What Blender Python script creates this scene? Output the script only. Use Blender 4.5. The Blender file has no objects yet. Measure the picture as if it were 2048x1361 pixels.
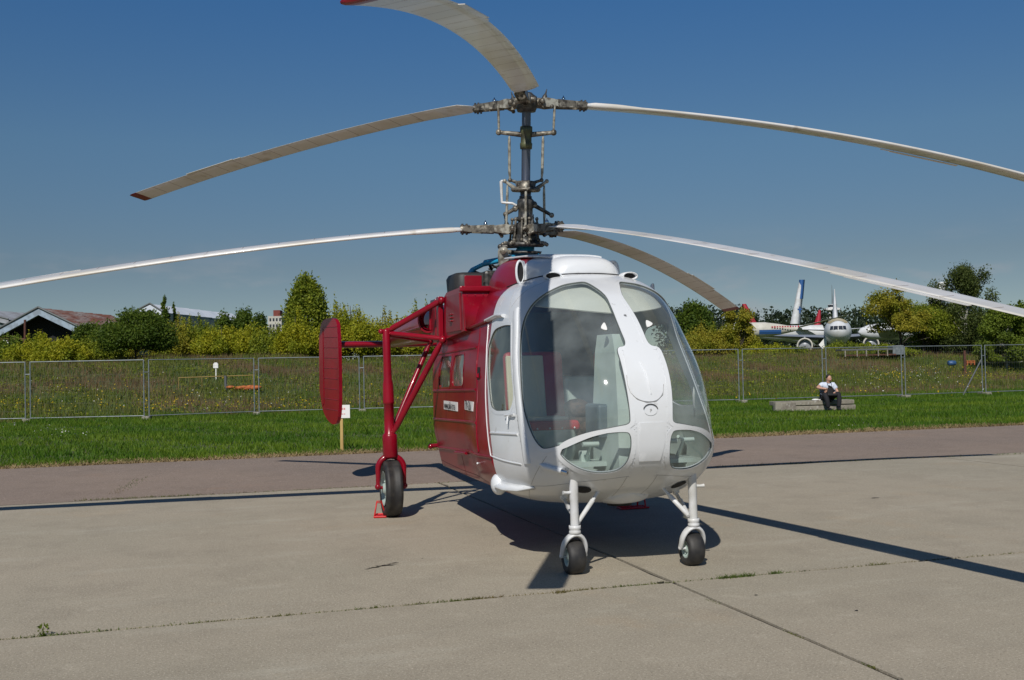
import bpy, bmesh, math, random
import numpy as np
from mathutils import Vector, Matrix, geometry
from math import sin, cos, pi, radians as rad, sqrt, atan2

scene = bpy.context.scene
C = scene.collection
rng = random.Random(7)
nrng = np.random.default_rng(11)

# ------------------------------------------------------------------ camera
CAM_F, CAM_H, CAM_P, CAM_R = 2157.9, 1.462, 0.0245418, 0.0201256      # focal length in pixels of a 2048 px frame
cam_d = bpy.data.cameras.new('camera'); cam_d.sensor_width = 36.0
cam_d.lens = CAM_F / 2048 * 36.0
cam_d.clip_start = 0.1; cam_d.clip_end = 4000
cam = bpy.data.objects.new('camera', cam_d); C.objects.link(cam)
_fw = Vector((0, cos(CAM_P), sin(CAM_P))); _u0 = Vector((0, -sin(CAM_P), cos(CAM_P))); _r0 = Vector((1, 0, 0))
_rt = cos(CAM_R) * _r0 - sin(CAM_R) * _u0; _up = cos(CAM_R) * _u0 + sin(CAM_R) * _r0
cam.matrix_world = Matrix(((_rt.x, _up.x, -_fw.x, 0), (_rt.y, _up.y, -_fw.y, 0), (_rt.z, _up.z, -_fw.z, CAM_H), (0, 0, 0, 1)))
scene.camera = cam

# ------------------------------------------------------------------ sky and sun
SUN_EL = rad(41.8)
sun_to = Vector((-sin(rad(12.4)) * cos(SUN_EL), -cos(rad(12.4)) * cos(SUN_EL), sin(SUN_EL)))
world = bpy.data.worlds.new('World'); scene.world = world; world.use_nodes = True
wn = world.node_tree; wn.nodes.clear()
def wnode(t, **k):
    n = wn.nodes.new(t)
    for a, b in k.items(): setattr(n, a, b)
    return n
w_out = wnode('ShaderNodeOutputWorld'); w_bg = wnode('ShaderNodeBackground')
sky = wnode('ShaderNodeTexSky', sky_type='NISHITA', sun_disc=False)
sky.sun_elevation = SUN_EL
sky.sun_rotation = atan2(sun_to.x, sun_to.y)
sky.altitude = 3000; sky.air_density = 0.6; sky.dust_density = 0.0; sky.ozone_density = 6.0
w_bg.inputs['Strength'].default_value = 0.1
# thin fair-weather clouds low over the horizon
tc = wnode('ShaderNodeTexCoord'); mp = wnode('ShaderNodeMapping'); mp.inputs['Scale'].default_value = (1.0, 1.0, 3.2)
nz = wnode('ShaderNodeTexNoise'); nz.inputs['Scale'].default_value = 7.5; nz.inputs['Detail'].default_value = 7; nz.inputs['Roughness'].default_value = 0.55
rmp = wnode('ShaderNodeMapRange'); rmp.inputs[1].default_value = 0.50; rmp.inputs[2].default_value = 0.68; rmp.interpolation_type = 'SMOOTHSTEP'
sx = wnode('ShaderNodeSeparateXYZ')
band = wnode('ShaderNodeMapRange'); band.inputs[1].default_value = 0.13; band.inputs[2].default_value = 0.05; band.interpolation_type = 'SMOOTHSTEP'
mul = wnode('ShaderNodeMath', operation='MULTIPLY'); mul2 = wnode('ShaderNodeMath', operation='MULTIPLY'); mul2.inputs[1].default_value = 0.55
mixc = wnode('ShaderNodeMix', data_type='RGBA'); mixc.inputs[7].default_value = (3.4, 3.5, 3.8, 1)
hsv = wnode('ShaderNodeHueSaturation'); hsv.inputs['Saturation'].default_value = 1.0
L = wn.links.new
L(tc.outputs['Generated'], mp.inputs[0]); L(mp.outputs[0], nz.inputs['Vector']); L(nz.outputs[0], rmp.inputs[0])
L(tc.outputs['Generated'], sx.inputs[0]); L(sx.outputs[2], band.inputs[0])
L(rmp.outputs[0], mul.inputs[0]); L(band.outputs[0], mul.inputs[1]); L(mul.outputs[0], mul2.inputs[0])
haze = wnode('ShaderNodeValToRGB'); haze.color_ramp.elements[0].position = 0.0; haze.color_ramp.elements[0].color = (.86, .60, .36, 1)
haze.color_ramp.elements[1].position = 1.0; haze.color_ramp.elements[1].color = (.85, 1.0, 1.0, 1)
for p_, c_ in ((.093, (.90, .68, .43, 1)), (.2, (1.0, 1.02, .76, 1)), (.33, (.74, 1.13, 1.12, 1))):
    e_ = haze.color_ramp.elements.new(p_); e_.color = c_
tint = wnode('ShaderNodeMix', data_type='RGBA', blend_type='MULTIPLY'); tint.inputs[0].default_value = 1
L(sx.outputs[2], haze.inputs[0]); L(sky.outputs[0], tint.inputs[6]); L(haze.outputs[0], tint.inputs[7])
L(tint.outputs[2], hsv.inputs['Color']); L(hsv.outputs[0], mixc.inputs[6]); L(mul2.outputs[0], mixc.inputs[0])
L(mixc.outputs[2], w_bg.inputs['Color']); L(w_bg.outputs[0], w_out.inputs['Surface'])

sd = bpy.data.lights.new('sun', 'SUN'); sd.energy = 3.95; sd.angle = rad(0.53); sd.color = (1.0, 0.95, 0.88)
sun = bpy.data.objects.new('sun', sd); C.objects.link(sun)
sun.rotation_euler = (-sun_to).to_track_quat('-Z', 'Y').to_euler()

scene.view_settings.view_transform = 'Standard'; scene.view_settings.look = 'None'
scene.view_settings.exposure = 0.0; scene.view_settings.gamma = 1.0; scene.view_settings.use_curve_mapping = False
scene.render.engine = 'CYCLES'
scene.cycles.max_bounces = 7; scene.cycles.transparent_max_bounces = 14; scene.cycles.diffuse_bounces = 4
scene.cycles.caustics_reflective = False; scene.cycles.caustics_refractive = False
scene.cycles.use_denoising = True

def pixray(px, py):
    v = _fw + (px - 1024) / CAM_F * _rt - (py - 680.5) / CAM_F * _up
    return v
def at(px, py, Y):
    """world point at depth Y seen at a pixel of the 2048 px frame"""
    v = pixray(px, py)
    return Vector((0, 0, CAM_H)) + v * (Y / v.y)
def on_ground(px, py, z=0.0):
    v = pixray(px, py)
    return Vector((0, 0, CAM_H)) + v * ((z - CAM_H) / v.z)

# ------------------------------------------------------------------ materials
def material(name, base, rough=0.5, metal=0.0, coat=0.0, var=None, var_scale=3.0, bump=0.0, bump_scale=40.0, second=None, stretch=None, coords='Object', spec=None, detail=4, var_lo=.42, var_hi=.62):
    m = bpy.data.materials.new(name); m.use_nodes = True
    nt = m.node_tree; p = nt.nodes['Principled BSDF']
    p.inputs['Base Color'].default_value = (*base, 1); p.inputs['Roughness'].default_value = rough
    p.inputs['Metallic'].default_value = metal; p.inputs['Coat Weight'].default_value = coat
    p.inputs['Coat Roughness'].default_value = 0.06
    if spec is not None: p.inputs['Specular IOR Level'].default_value = spec
    vec = None
    if var or bump:
        t = nt.nodes.new('ShaderNodeTexCoord'); vec = t.outputs[coords]
        if stretch:
            q = nt.nodes.new('ShaderNodeMapping'); q.inputs['Scale'].default_value = stretch
            nt.links.new(vec, q.inputs[0]); vec = q.outputs[0]
    if var:
        n = nt.nodes.new('ShaderNodeTexNoise'); n.inputs['Scale'].default_value = var_scale; n.inputs['Detail'].default_value = detail
        nt.links.new(vec, n.inputs['Vector'])
        r = nt.nodes.new('ShaderNodeMapRange'); r.inputs[1].default_value = var_lo; r.inputs[2].default_value = var_hi
        nt.links.new(n.outputs[0], r.inputs[0])
        x = nt.nodes.new('ShaderNodeMix'); x.data_type = 'RGBA'
        x.inputs[6].default_value = (*base, 1); x.inputs[7].default_value = (*var, 1)
        nt.links.new(r.outputs[0], x.inputs[0]); col = x.outputs[2]
        if second:
            c2, sc2, lo, hi = second
            n2 = nt.nodes.new('ShaderNodeTexNoise'); n2.inputs['Scale'].default_value = sc2; n2.inputs['Detail'].default_value = 5
            nt.links.new(vec, n2.inputs['Vector'])
            r2 = nt.nodes.new('ShaderNodeMapRange'); r2.inputs[1].default_value = lo; r2.inputs[2].default_value = hi
            nt.links.new(n2.outputs[0], r2.inputs[0])
            x2 = nt.nodes.new('ShaderNodeMix'); x2.data_type = 'RGBA'; x2.inputs[7].default_value = (*c2, 1)
            nt.links.new(col, x2.inputs[6]); nt.links.new(r2.outputs[0], x2.inputs[0]); col = x2.outputs[2]
        nt.links.new(col, p.inputs['Base Color'])
    if bump:
        n = nt.nodes.new('ShaderNodeTexNoise'); n.inputs['Scale'].default_value = bump_scale; n.inputs['Detail'].default_value = 3
        nt.links.new(vec, n.inputs['Vector'])
        b = nt.nodes.new('ShaderNodeBump'); b.inputs['Strength'].default_value = 1.0; b.inputs['Distance'].default_value = bump
        nt.links.new(n.outputs[0], b.inputs['Height']); nt.links.new(b.outputs[0], p.inputs['Normal'])
    return m

def glass_material(name, tint, refl_boost=0.0, dust_haze=0.03, dust_haze_col=(.5, .52, .5)):
    m = bpy.data.materials.new(name); m.use_nodes = True; nt = m.node_tree; nt.nodes.clear()
    o = nt.nodes.new('ShaderNodeOutputMaterial'); t = nt.nodes.new('ShaderNodeBsdfTransparent'); t.inputs[0].default_value = (*tint, 1)
    g = nt.nodes.new('ShaderNodeBsdfGlossy'); g.inputs['Roughness'].default_value = 0.06; g.inputs[0].default_value = (1, 1, 1, 1)
    f = nt.nodes.new('ShaderNodeFresnel'); ge = nt.nodes.new('ShaderNodeNewGeometry'); mi = nt.nodes.new('ShaderNodeMapRange'); mi.inputs[3].default_value = 1.5; mi.inputs[4].default_value = 1 / 1.5      # thin sheet: the same reflectance from both sides
    nt.links.new(ge.outputs['Backfacing'], mi.inputs[0]); nt.links.new(mi.outputs[0], f.inputs[0])
    d = nt.nodes.new('ShaderNodeBsdfDiffuse'); d.inputs[0].default_value = (*dust_haze_col, 1)  # dusty film, made heavier as a painted pale haze that brightens the cockpit behind
    tc = nt.nodes.new('ShaderNodeTexCoord'); n = nt.nodes.new('ShaderNodeTexNoise'); n.inputs['Scale'].default_value = 2.6; n.inputs['Detail'].default_value = 8
    nt.links.new(tc.outputs['Object'], n.inputs['Vector'])
    r = nt.nodes.new('ShaderNodeMapRange'); r.inputs[1].default_value = .35; r.inputs[2].default_value = .75; r.inputs[3].default_value = dust_haze * .5; r.inputs[4].default_value = dust_haze * 2
    nt.links.new(n.outputs[0], r.inputs[0])
    m1 = nt.nodes.new('ShaderNodeMixShader'); m2 = nt.nodes.new('ShaderNodeMixShader')
    nt.links.new(r.outputs[0], m1.inputs[0]); nt.links.new(t.outputs[0], m1.inputs[1]); nt.links.new(d.outputs[0], m1.inputs[2])
    ad = nt.nodes.new('ShaderNodeMath'); ad.operation = 'ADD'; ad.use_clamp = True; ad.inputs[1].default_value = refl_boost
    nt.links.new(f.outputs[0], ad.inputs[0])
    nt.links.new(ad.outputs[0], m2.inputs[0]); nt.links.new(m1.outputs[0], m2.inputs[1]); nt.links.new(g.outputs[0], m2.inputs[2])
    nt.links.new(m2.outputs[0], o.inputs[0])
    return m

def leaf_material(name, a, b, c=None, trans=0.42):
    """two or three leaf colours mixed leaf by leaf (face attribute) and clump by clump (noise)"""
    m = bpy.data.materials.new(name); m.use_nodes = True; nt = m.node_tree; p = nt.nodes['Principled BSDF']
    at_ = nt.nodes.new('ShaderNodeAttribute'); at_.attribute_name = 'tint'
    t = nt.nodes.new('ShaderNodeTexCoord'); n = nt.nodes.new('ShaderNodeTexNoise'); n.inputs['Scale'].default_value = 0.9; n.inputs['Detail'].default_value = 2
    nt.links.new(t.outputs['Object'], n.inputs['Vector'])
    x = nt.nodes.new('ShaderNodeMix'); x.data_type = 'RGBA'; x.inputs[6].default_value = (*a, 1); x.inputs[7].default_value = (*b, 1)
    nt.links.new(at_.outputs['Fac'], x.inputs[0])
    r = nt.nodes.new('ShaderNodeMapRange'); r.inputs[1].default_value = .45; r.inputs[2].default_value = .7
    nt.links.new(n.outputs[0], r.inputs[0])
    y = nt.nodes.new('ShaderNodeMix'); y.data_type = 'RGBA'; y.inputs[7].default_value = (*(c or b), 1)
    nt.links.new(x.outputs[2], y.inputs[6]); nt.links.new(r.outputs[0], y.inputs[0])
    nt.links.new(y.outputs[2], p.inputs['Base Color'])
    p.inputs['Roughness'].default_value = .6; p.inputs['Specular IOR Level'].default_value = .25
    tr = nt.nodes.new('ShaderNodeBsdfTranslucent'); nt.links.new(y.outputs[2], tr.inputs[0])
    ms = nt.nodes.new('ShaderNodeMixShader'); ms.inputs[0].default_value = trans
    o = nt.nodes['Material Output']
    nt.links.new(p.outputs[0], ms.inputs[1]); nt.links.new(tr.outputs[0], ms.inputs[2]); nt.links.new(ms.outputs[0], o.inputs[0])
    return m

M = {}
M['white'] = material('white_paint', (.70, .725, .75), .28, coat=.25, var=(.65, .665, .675), var_scale=2.2, bump=.0011, bump_scale=9, second=((.46, .46, .44), 13, .66, .80))
M['white_gear'] = material('white_gear_paint', (.66, .67, .68), .38, var=(.56, .56, .54), var_scale=9)
M['red'] = material('red_paint', (.25, .0035, .015), .28, coat=.12, spec=.35, var=(.20, .003, .013), var_scale=2.5, bump=.0012, bump_scale=7, second=((.06, .004, .006), 9, .66, .80))
M['red_chalky'] = material('red_chalky_paint', (.20, .010, .02), .4, coat=.15, var=(.20, .022, .03), var_scale=5, bump=.001, bump_scale=20)
M['bright_red'] = material('chock_red_paint', (.55, .012, .012), .4)
M['rubber'] = material('tyre_rubber', (.016, .016, .017), .62, var=(.035, .033, .03), var_scale=12)
M['hub_metal'] = material('greased_steel', (.17, .155, .125), .42, metal=.3, var=(.045, .038, .03), var_scale=24, second=((.40, .37, .30), 17, .56, .66))
M['pale_metal'] = material('pale_alloy', (.40, .39, .33), .40, metal=.2, var=(.15, .13, .10), var_scale=20)
M['dark_metal'] = material('dark_steel', (.035, .036, .036), .45, metal=.4, var=(.10, .095, .085), var_scale=25)
M['olive_metal'] = material('olive_coated_steel', (.10, .11, .05), .5, metal=.2, var=(.05, .05, .03), var_scale=18)
M['shaft'] = material('grey_shaft', (.13, .14, .17), .3, metal=.7)
M['blue'] = material('blue_enamel', (.015, .33, .56), .3, coat=.3, var=(.02, .26, .46), var_scale=8)
M['wheel'] = material('pale_green_wheel', (.38, .46, .42), .45)
M['blade'] = material('blade_paint', (.70, .69, .67), .30, coat=.15, var=(.60, .57, .50), var_scale=1.6, second=((.40, .35, .28), 5, .62, .76), stretch=(1, 1, 1))
M['blade_tip'] = material('blade_tip_red', (.16, .006, .010), .35)
M['blade_seam'] = material('blade_seam_brown', (.16, .11, .08), .7)
M['chrome'] = material('chrome', (.6, .6, .6), .12, metal=1.0)
M['black'] = material('black_rubber_sheet', (.018, .019, .02), .55, var=(.03, .03, .03), var_scale=6)
M['hole'] = material('dark_opening', (.008, .008, .009), .8)
M['lining'] = material('cabin_lining_green', (.48, .56, .52), .55, var=(.40, .47, .43), var_scale=4)
M['lining_dark'] = material('bulkhead_grey', (.11, .145, .165), .6, var=(.08, .11, .125), var_scale=3)
M['seat_red'] = material('seat_red_vinyl', (.44, .016, .03), .4)
M['seat_cream'] = material('seat_cream_cloth', (.74, .69, .54), .75, bump=.002, bump_scale=60)
M['fur'] = material('brown_camouflage_cloth', (.10, .065, .05), .9, var=(.03, .025, .025), var_scale=14, bump=.01, bump_scale=30)
M['curtain'] = material('white_curtain', (.62, .62, .58), .8)
M['header'] = material('cream_header_panel', (.60, .60, .54), .6)
M['seal'] = material('grey_rubber_seal', (.10, .115, .11), .6)
M['joint'] = material('skin_joint_grey', (.40, .40, .39), .7)  # plain grey for skin joint lines, panel lip and emblem letter
M['red_dark'] = material('red_joint_gap', (.07, .004, .006), .6)
M['glass'] = glass_material('windshield_glass', (.93, .97, .96), 0.0, .15, (.50, .57, .58))
M['side_glass'] = glass_material('side_window_glass', (.92, .95, .90), 0.0, .16, (.50, .54, .44))  # greenish film also paints the pale look of the inside
M['plate'] = material('white_plate', (.78, .78, .76), .5)
M['ink'] = material('black_ink', (.01, .01, .012), .6)
M['red_ink'] = material('red_ink', (.62, .12, .12), .7)
M['galv'] = material('galvanised_steel', (.24, .27, .28), .45, metal=.4, var=(.17, .20, .21), var_scale=6)
M['galv_dark'] = material('weathered_steel', (.12, .13, .13), .6, metal=.3)
M['wood'] = material('pine_wood', (.50, .34, .12), .7, var=(.40, .26, .09), var_scale=4, stretch=(8, 8, .6))
M['rust'] = material('rusty_iron', (.10, .035, .02), .8, var=(.06, .025, .018), var_scale=8)
M['orange'] = material('orange_tarpaulin', (.42, .13, .035), .8, var=(.30, .07, .02), var_scale=6)
M['yellow_bar'] = material('faded_yellow_paint', (.26, .18, .05), .7)
M['blue_barrel'] = material('blue_barrel_plastic', (.03, .09, .22), .5)
M['skin'] = material('skin', (.50, .28, .20), .55)
M['shirt'] = material('pale_blue_shirt', (.62, .68, .78), .8, var=(.54, .60, .72), var_scale=12)
M['trousers'] = material('black_trousers', (.012, .012, .016), .85)
M['hair'] = material('dark_hair', (.015, .012, .01), .7)
M['bag'] = material('black_nylon', (.008, .008, .01), .7)
M['old_concrete'] = material('old_concrete', (.27, .25, .20), .9, var=(.18, .16, .13), var_scale=5, bump=.006, bump_scale=30, second=((.36, .35, .31), 12, .58, .68))
M['bark'] = material('bark', (.09, .075, .055), .9, var=(.05, .04, .03), var_scale=9, stretch=(1, 1, .3))
M['birch_bark'] = material('birch_bark', (.42, .41, .37), .8, var=(.06, .055, .05), var_scale=7, stretch=(.6, .6, 3), var_lo=.55, var_hi=.62)
LEAF = {
    'yellowing': leaf_material('leaves_yellowing', (.30, .33, .020), (.44, .40, .024), (.22, .27, .020)),
    'mid': leaf_material('leaves_mid_green', (.18, .24, .022), (.29, .31, .026), (.14, .19, .02)),
    'dark': leaf_material('leaves_dark_green', (.075, .13, .016), (.14, .19, .02), (.055, .10, .013)),
    'bright': leaf_material('leaves_bright_green', (.135, .20, .022), (.21, .26, .03), (.10, .15, .02)),
    'birch': leaf_material('leaves_birch', (.075, .110, .026), (.13, .155, .036), (.058, .085, .020)),
    'bronze': leaf_material('leaves_bronze', (.30, .29, .032), (.40, .34, .036), (.20, .24, .022)),
    'forest': leaf_material('leaves_far_forest', (.026, .045, .020), (.045, .066, .026), (.020, .034, .018)),
}

# ------------------------------------------------------------------ mesh helpers
class MB:
    def __init__(s): s.v = []; s.f = []; s.sm = []; s.mi = []; s.cur = 0
    def add(s, vs, fs, smooth=True):
        o = len(s.v); s.v += [tuple(v) for v in vs]
        for f in fs: s.f.append(tuple(i + o for i in f)); s.sm.append(smooth); s.mi.append(s.cur)
    def box(s, c, d, rot=None, bev=0.0):
        c = Vector(c); hx, hy, hz = d[0] / 2, d[1] / 2, d[2] / 2
        if bev <= 0:
            vs = [Vector((x, y, z)) for x in (-hx, hx) for y in (-hy, hy) for z in (-hz, hz)]
            fs = [(0, 1, 3, 2), (4, 6, 7, 5), (0, 4, 5, 1), (2, 3, 7, 6), (0, 2, 6, 4), (1, 5, 7, 3)]
        else:
            bm = bmesh.new(); bmesh.ops.create_cube(bm, size=1)
            for v in bm.verts: v.co = Vector((v.co.x * d[0], v.co.y * d[1], v.co.z * d[2]))
            bmesh.ops.bevel(bm, geom=bm.edges[:], offset=min(bev, min(d) * .45), segments=2, affect='EDGES', profile=.5)
            bm.verts.index_update(); vs = [v.co.copy() for v in bm.verts]; fs = [[v.index for v in f.verts] for f in bm.faces]; bm.free()
        if rot is not None: vs = [rot @ v for v in vs]
        s.add([v + c for v in vs], fs, False)
    def tube(s, pts, rad_, n=10, caps=True, squash=None, smooth=True):
        pts = [Vector(p) for p in pts]
        rs = rad_ if isinstance(rad_, (list, tuple)) else [rad_] * len(pts)
        T = (pts[1] - pts[0]).normalized(); a = Vector((0, 0, 1)) if abs(T.z) < .9 else Vector((1, 0, 0))
        N = T.cross(a).normalized(); vs = []; fs = []
        for i, p in enumerate(pts):
            t = (pts[min(i + 1, len(pts) - 1)] - pts[max(i - 1, 0)])
            t = t.normalized() if t.length > 1e-9 else T
            N = (N - t * N.dot(t)).normalized(); B = t.cross(N)
            for k in range(n):
                an = 2 * pi * k / n
                vs.append(p + (N * cos(an) + B * sin(an)) * rs[i])
        for i in range(len(pts) - 1):
            for k in range(n):
                fs.append((i * n + k, i * n + (k + 1) % n, (i + 1) * n + (k + 1) % n, (i + 1) * n + k))
        s.add(vs, fs, smooth)
        if caps:
            s.add(vs[:n], [tuple(range(n - 1, -1, -1))], False); s.add(vs[-n:], [tuple(range(n))], False)
    def lathe(s, prof, o, ax, n=24, smooth=True, closed=False):
        """prof: (distance along the axis, radius)"""
        o = Vector(o); ax = Vector(ax).normalized(); a = Vector((0, 0, 1)) if abs(ax.z) < .9 else Vector((1, 0, 0))
        N = ax.cross(a).normalized(); B = ax.cross(N); vs = []; fs = []
        for h, r in prof:
            for k in range(n):
                an = 2 * pi * k / n; vs.append(o + ax * h + (N * cos(an) + B * sin(an)) * r)
        m = len(prof)
        for i in range(m - 1 if not closed else m):
            for k in range(n):
                j = (i + 1) % m; fs.append((i * n + k, i * n + (k + 1) % n, j * n + (k + 1) % n, j * n + k))
        s.add(vs, fs, smooth)
    def ball(s, c, r, n=10, sc=(1, 1, 1)):
        vs = []; fs = []; c = Vector(c)
        for i in range(n + 1):
            t = pi * i / n
            for k in range(2 * n):
                p = pi * k / n; vs.append(c + Vector((sin(t) * cos(p) * sc[0], sin(t) * sin(p) * sc[1], cos(t) * sc[2])) * r)
        for i in range(n):
            for k in range(2 * n):
                fs.append((i * 2 * n + k, (i + 1) * 2 * n + k, (i + 1) * 2 * n + (k + 1) % (2 * n), i * 2 * n + (k + 1) % (2 * n)))
        s.add(vs, fs)
    def prism(s, poly, o, X, Y, depth, smooth_side=False):
        """closed polygon (x, y) in the plane o + x X + y Y, extruded along X x Y by depth (centred)"""
        o, X, Y = Vector(o), Vector(X), Vector(Y); Z = X.cross(Y).normalized() * (depth / 2); n = len(poly)
        a = [o + X * p[0] + Y * p[1] - Z for p in poly]; b = [o + X * p[0] + Y * p[1] + Z for p in poly]
        s.add(a, [tuple(range(n - 1, -1, -1))], False); s.add(b, [tuple(range(n))], False)
        s.add(a + b, [(i, (i + 1) % n, n + (i + 1) % n, n + i) for i in range(n)], smooth_side)
    def loft(s, rings, smooth=True, cap0=True, cap1=True):
        n = len(rings[0]); vs = [v for r in rings for v in r]; fs = []
        for i in range(len(rings) - 1):
            for k in range(n): fs.append((i * n + k, i * n + (k + 1) % n, (i + 1) * n + (k + 1) % n, (i + 1) * n + k))
        s.add(vs, fs, smooth)
        if cap0: s.add(rings[0], [tuple(range(n - 1, -1, -1))], smooth)
        if cap1: s.add(rings[-1], [tuple(range(n))], smooth)
    def build(s, name, mat, parent=None, **props):
        me = bpy.data.meshes.new(name); me.from_pydata(s.v, [], s.f)
        me.polygons.foreach_set('use_smooth', s.sm)
        mats = mat if isinstance(mat, (list, tuple)) else [mat]
        for q in mats: me.materials.append(q)
        if len(mats) > 1: me.polygons.foreach_set('material_index', s.mi)
        me.update()
        o = bpy.data.objects.new(name, me); C.objects.link(o)
        if parent: o.parent = parent
        for k, v in props.items(): o[k] = v
        return o

def part(name, mat, parent, fn, **props):
    b = MB(); fn(b); return b.build(name, mat, parent, **props)
def empty(name, loc=(0, 0, 0), rz=0.0, **props):
    o = bpy.data.objects.new(name, None); C.objects.link(o); o.empty_display_size = .2
    o.location = loc; o.rotation_euler = (0, 0, rz)
    for k, v in props.items(): o[k] = v
    return o
def thing(name, label, cat, loc=(0, 0, 0), rz=0.0, group=None):
    o = empty(name, loc, rz, label=label, category=cat)
    if group: o['group'] = group
    return o
def tag(o, label, cat, group=None):
    o['label'] = label; o['category'] = cat
    if group: o['group'] = group
    return o
def copy_thing(src, loc, rz, label, group=None, scale=None):
    r = src.copy(); C.objects.link(r); r.location = loc; r.rotation_euler = (0, 0, rz); r['label'] = label
    if group: r['group'] = group
    if scale is not None: r.scale = scale
    for ch in list(src.children):
        c = ch.copy(); C.objects.link(c); c.parent = r
        for g in ch.children:
            d = g.copy(); C.objects.link(d); d.parent = c
    return r
def fast_mesh(name, V, F, mat, parent=None, tint=None, smooth=False, **props):
    me = bpy.data.meshes.new(name); V = np.asarray(V, np.float32); F = np.asarray(F, np.int32); k = F.shape[1]
    me.vertices.add(len(V)); me.vertices.foreach_set('co', V.ravel())
    me.loops.add(F.size); me.loops.foreach_set('vertex_index', F.ravel())
    me.polygons.add(len(F)); me.polygons.foreach_set('loop_start', np.arange(len(F), dtype=np.int32) * k)
    try: me.polygons.foreach_set('loop_total', np.full(len(F), k, np.int32))
    except Exception: pass
    me.polygons.foreach_set('use_smooth', np.full(len(F), smooth))
    me.update(calc_edges=True)
    if tint is not None:
        a = me.attributes.new('tint', 'FLOAT', 'FACE'); a.data.foreach_set('value', np.asarray(tint, np.float32))
    me.materials.append(mat)
    o = bpy.data.objects.new(name, me); C.objects.link(o)
    if parent: o.parent = parent
    for k_, v in props.items(): o[k_] = v
    return o
def text_mesh(name, txt, size, mat, parent, mtx, sx=1.0, offset=0.0, **props):
    cu = bpy.data.curves.new(name, 'FONT'); cu.body = txt; cu.size = size; cu.align_x = 'CENTER'; cu.align_y = 'CENTER'; cu.extrude = .0008; cu.offset = offset
    t = bpy.data.objects.new(name, cu); C.objects.link(t)
    dg = bpy.context.evaluated_depsgraph_get(); me = bpy.data.meshes.new_from_object(t.evaluated_get(dg))
    bpy.data.objects.remove(t)
    me.transform(Matrix.Diagonal((sx, 1, 1, 1))); me.transform(mtx)
    me.materials.clear(); me.materials.append(mat)
    o = bpy.data.objects.new(name, me); C.objects.link(o)
    if parent: o.parent = parent
    for k, v in props.items(): o[k] = v
    return o
def frame_mtx(o, X, Y):
    o, X, Y = Vector(o), Vector(X).normalized(), Vector(Y).normalized(); Z = X.cross(Y).normalized(); Y = Z.cross(X)
    return Matrix(((X.x, Y.x, Z.x, o.x), (X.y, Y.y, Z.y, o.y), (X.z, Y.z, Z.z, o.z), (0, 0, 0, 1)))
def closed_spline(P, k=6):
    n = len(P); out = []
    for i in range(n):
        p0, p1, p2, p3 = P[i - 1], P[i], P[(i + 1) % n], P[(i + 2) % n]
        for j in range(k):
            t = j / k; t2, t3 = t * t, t * t * t
            out.append(tuple(.5 * (2 * p1[c] + (p2[c] - p0[c]) * t + (2 * p0[c] - 5 * p1[c] + 4 * p2[c] - p3[c]) * t2 + (3 * p1[c] - p0[c] - 3 * p2[c] + p3[c]) * t3) for c in range(2)))
    return out
# ------------------------------------------------------------------ ground
SA = .29801984; SD = Vector((cos(SA), sin(SA), 0)); SN = Vector((-sin(SA), cos(SA), 0))
def slab_pt(a, q, z=0.0): return SD * a + SN * q + Vector((0, 0, z))

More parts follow.
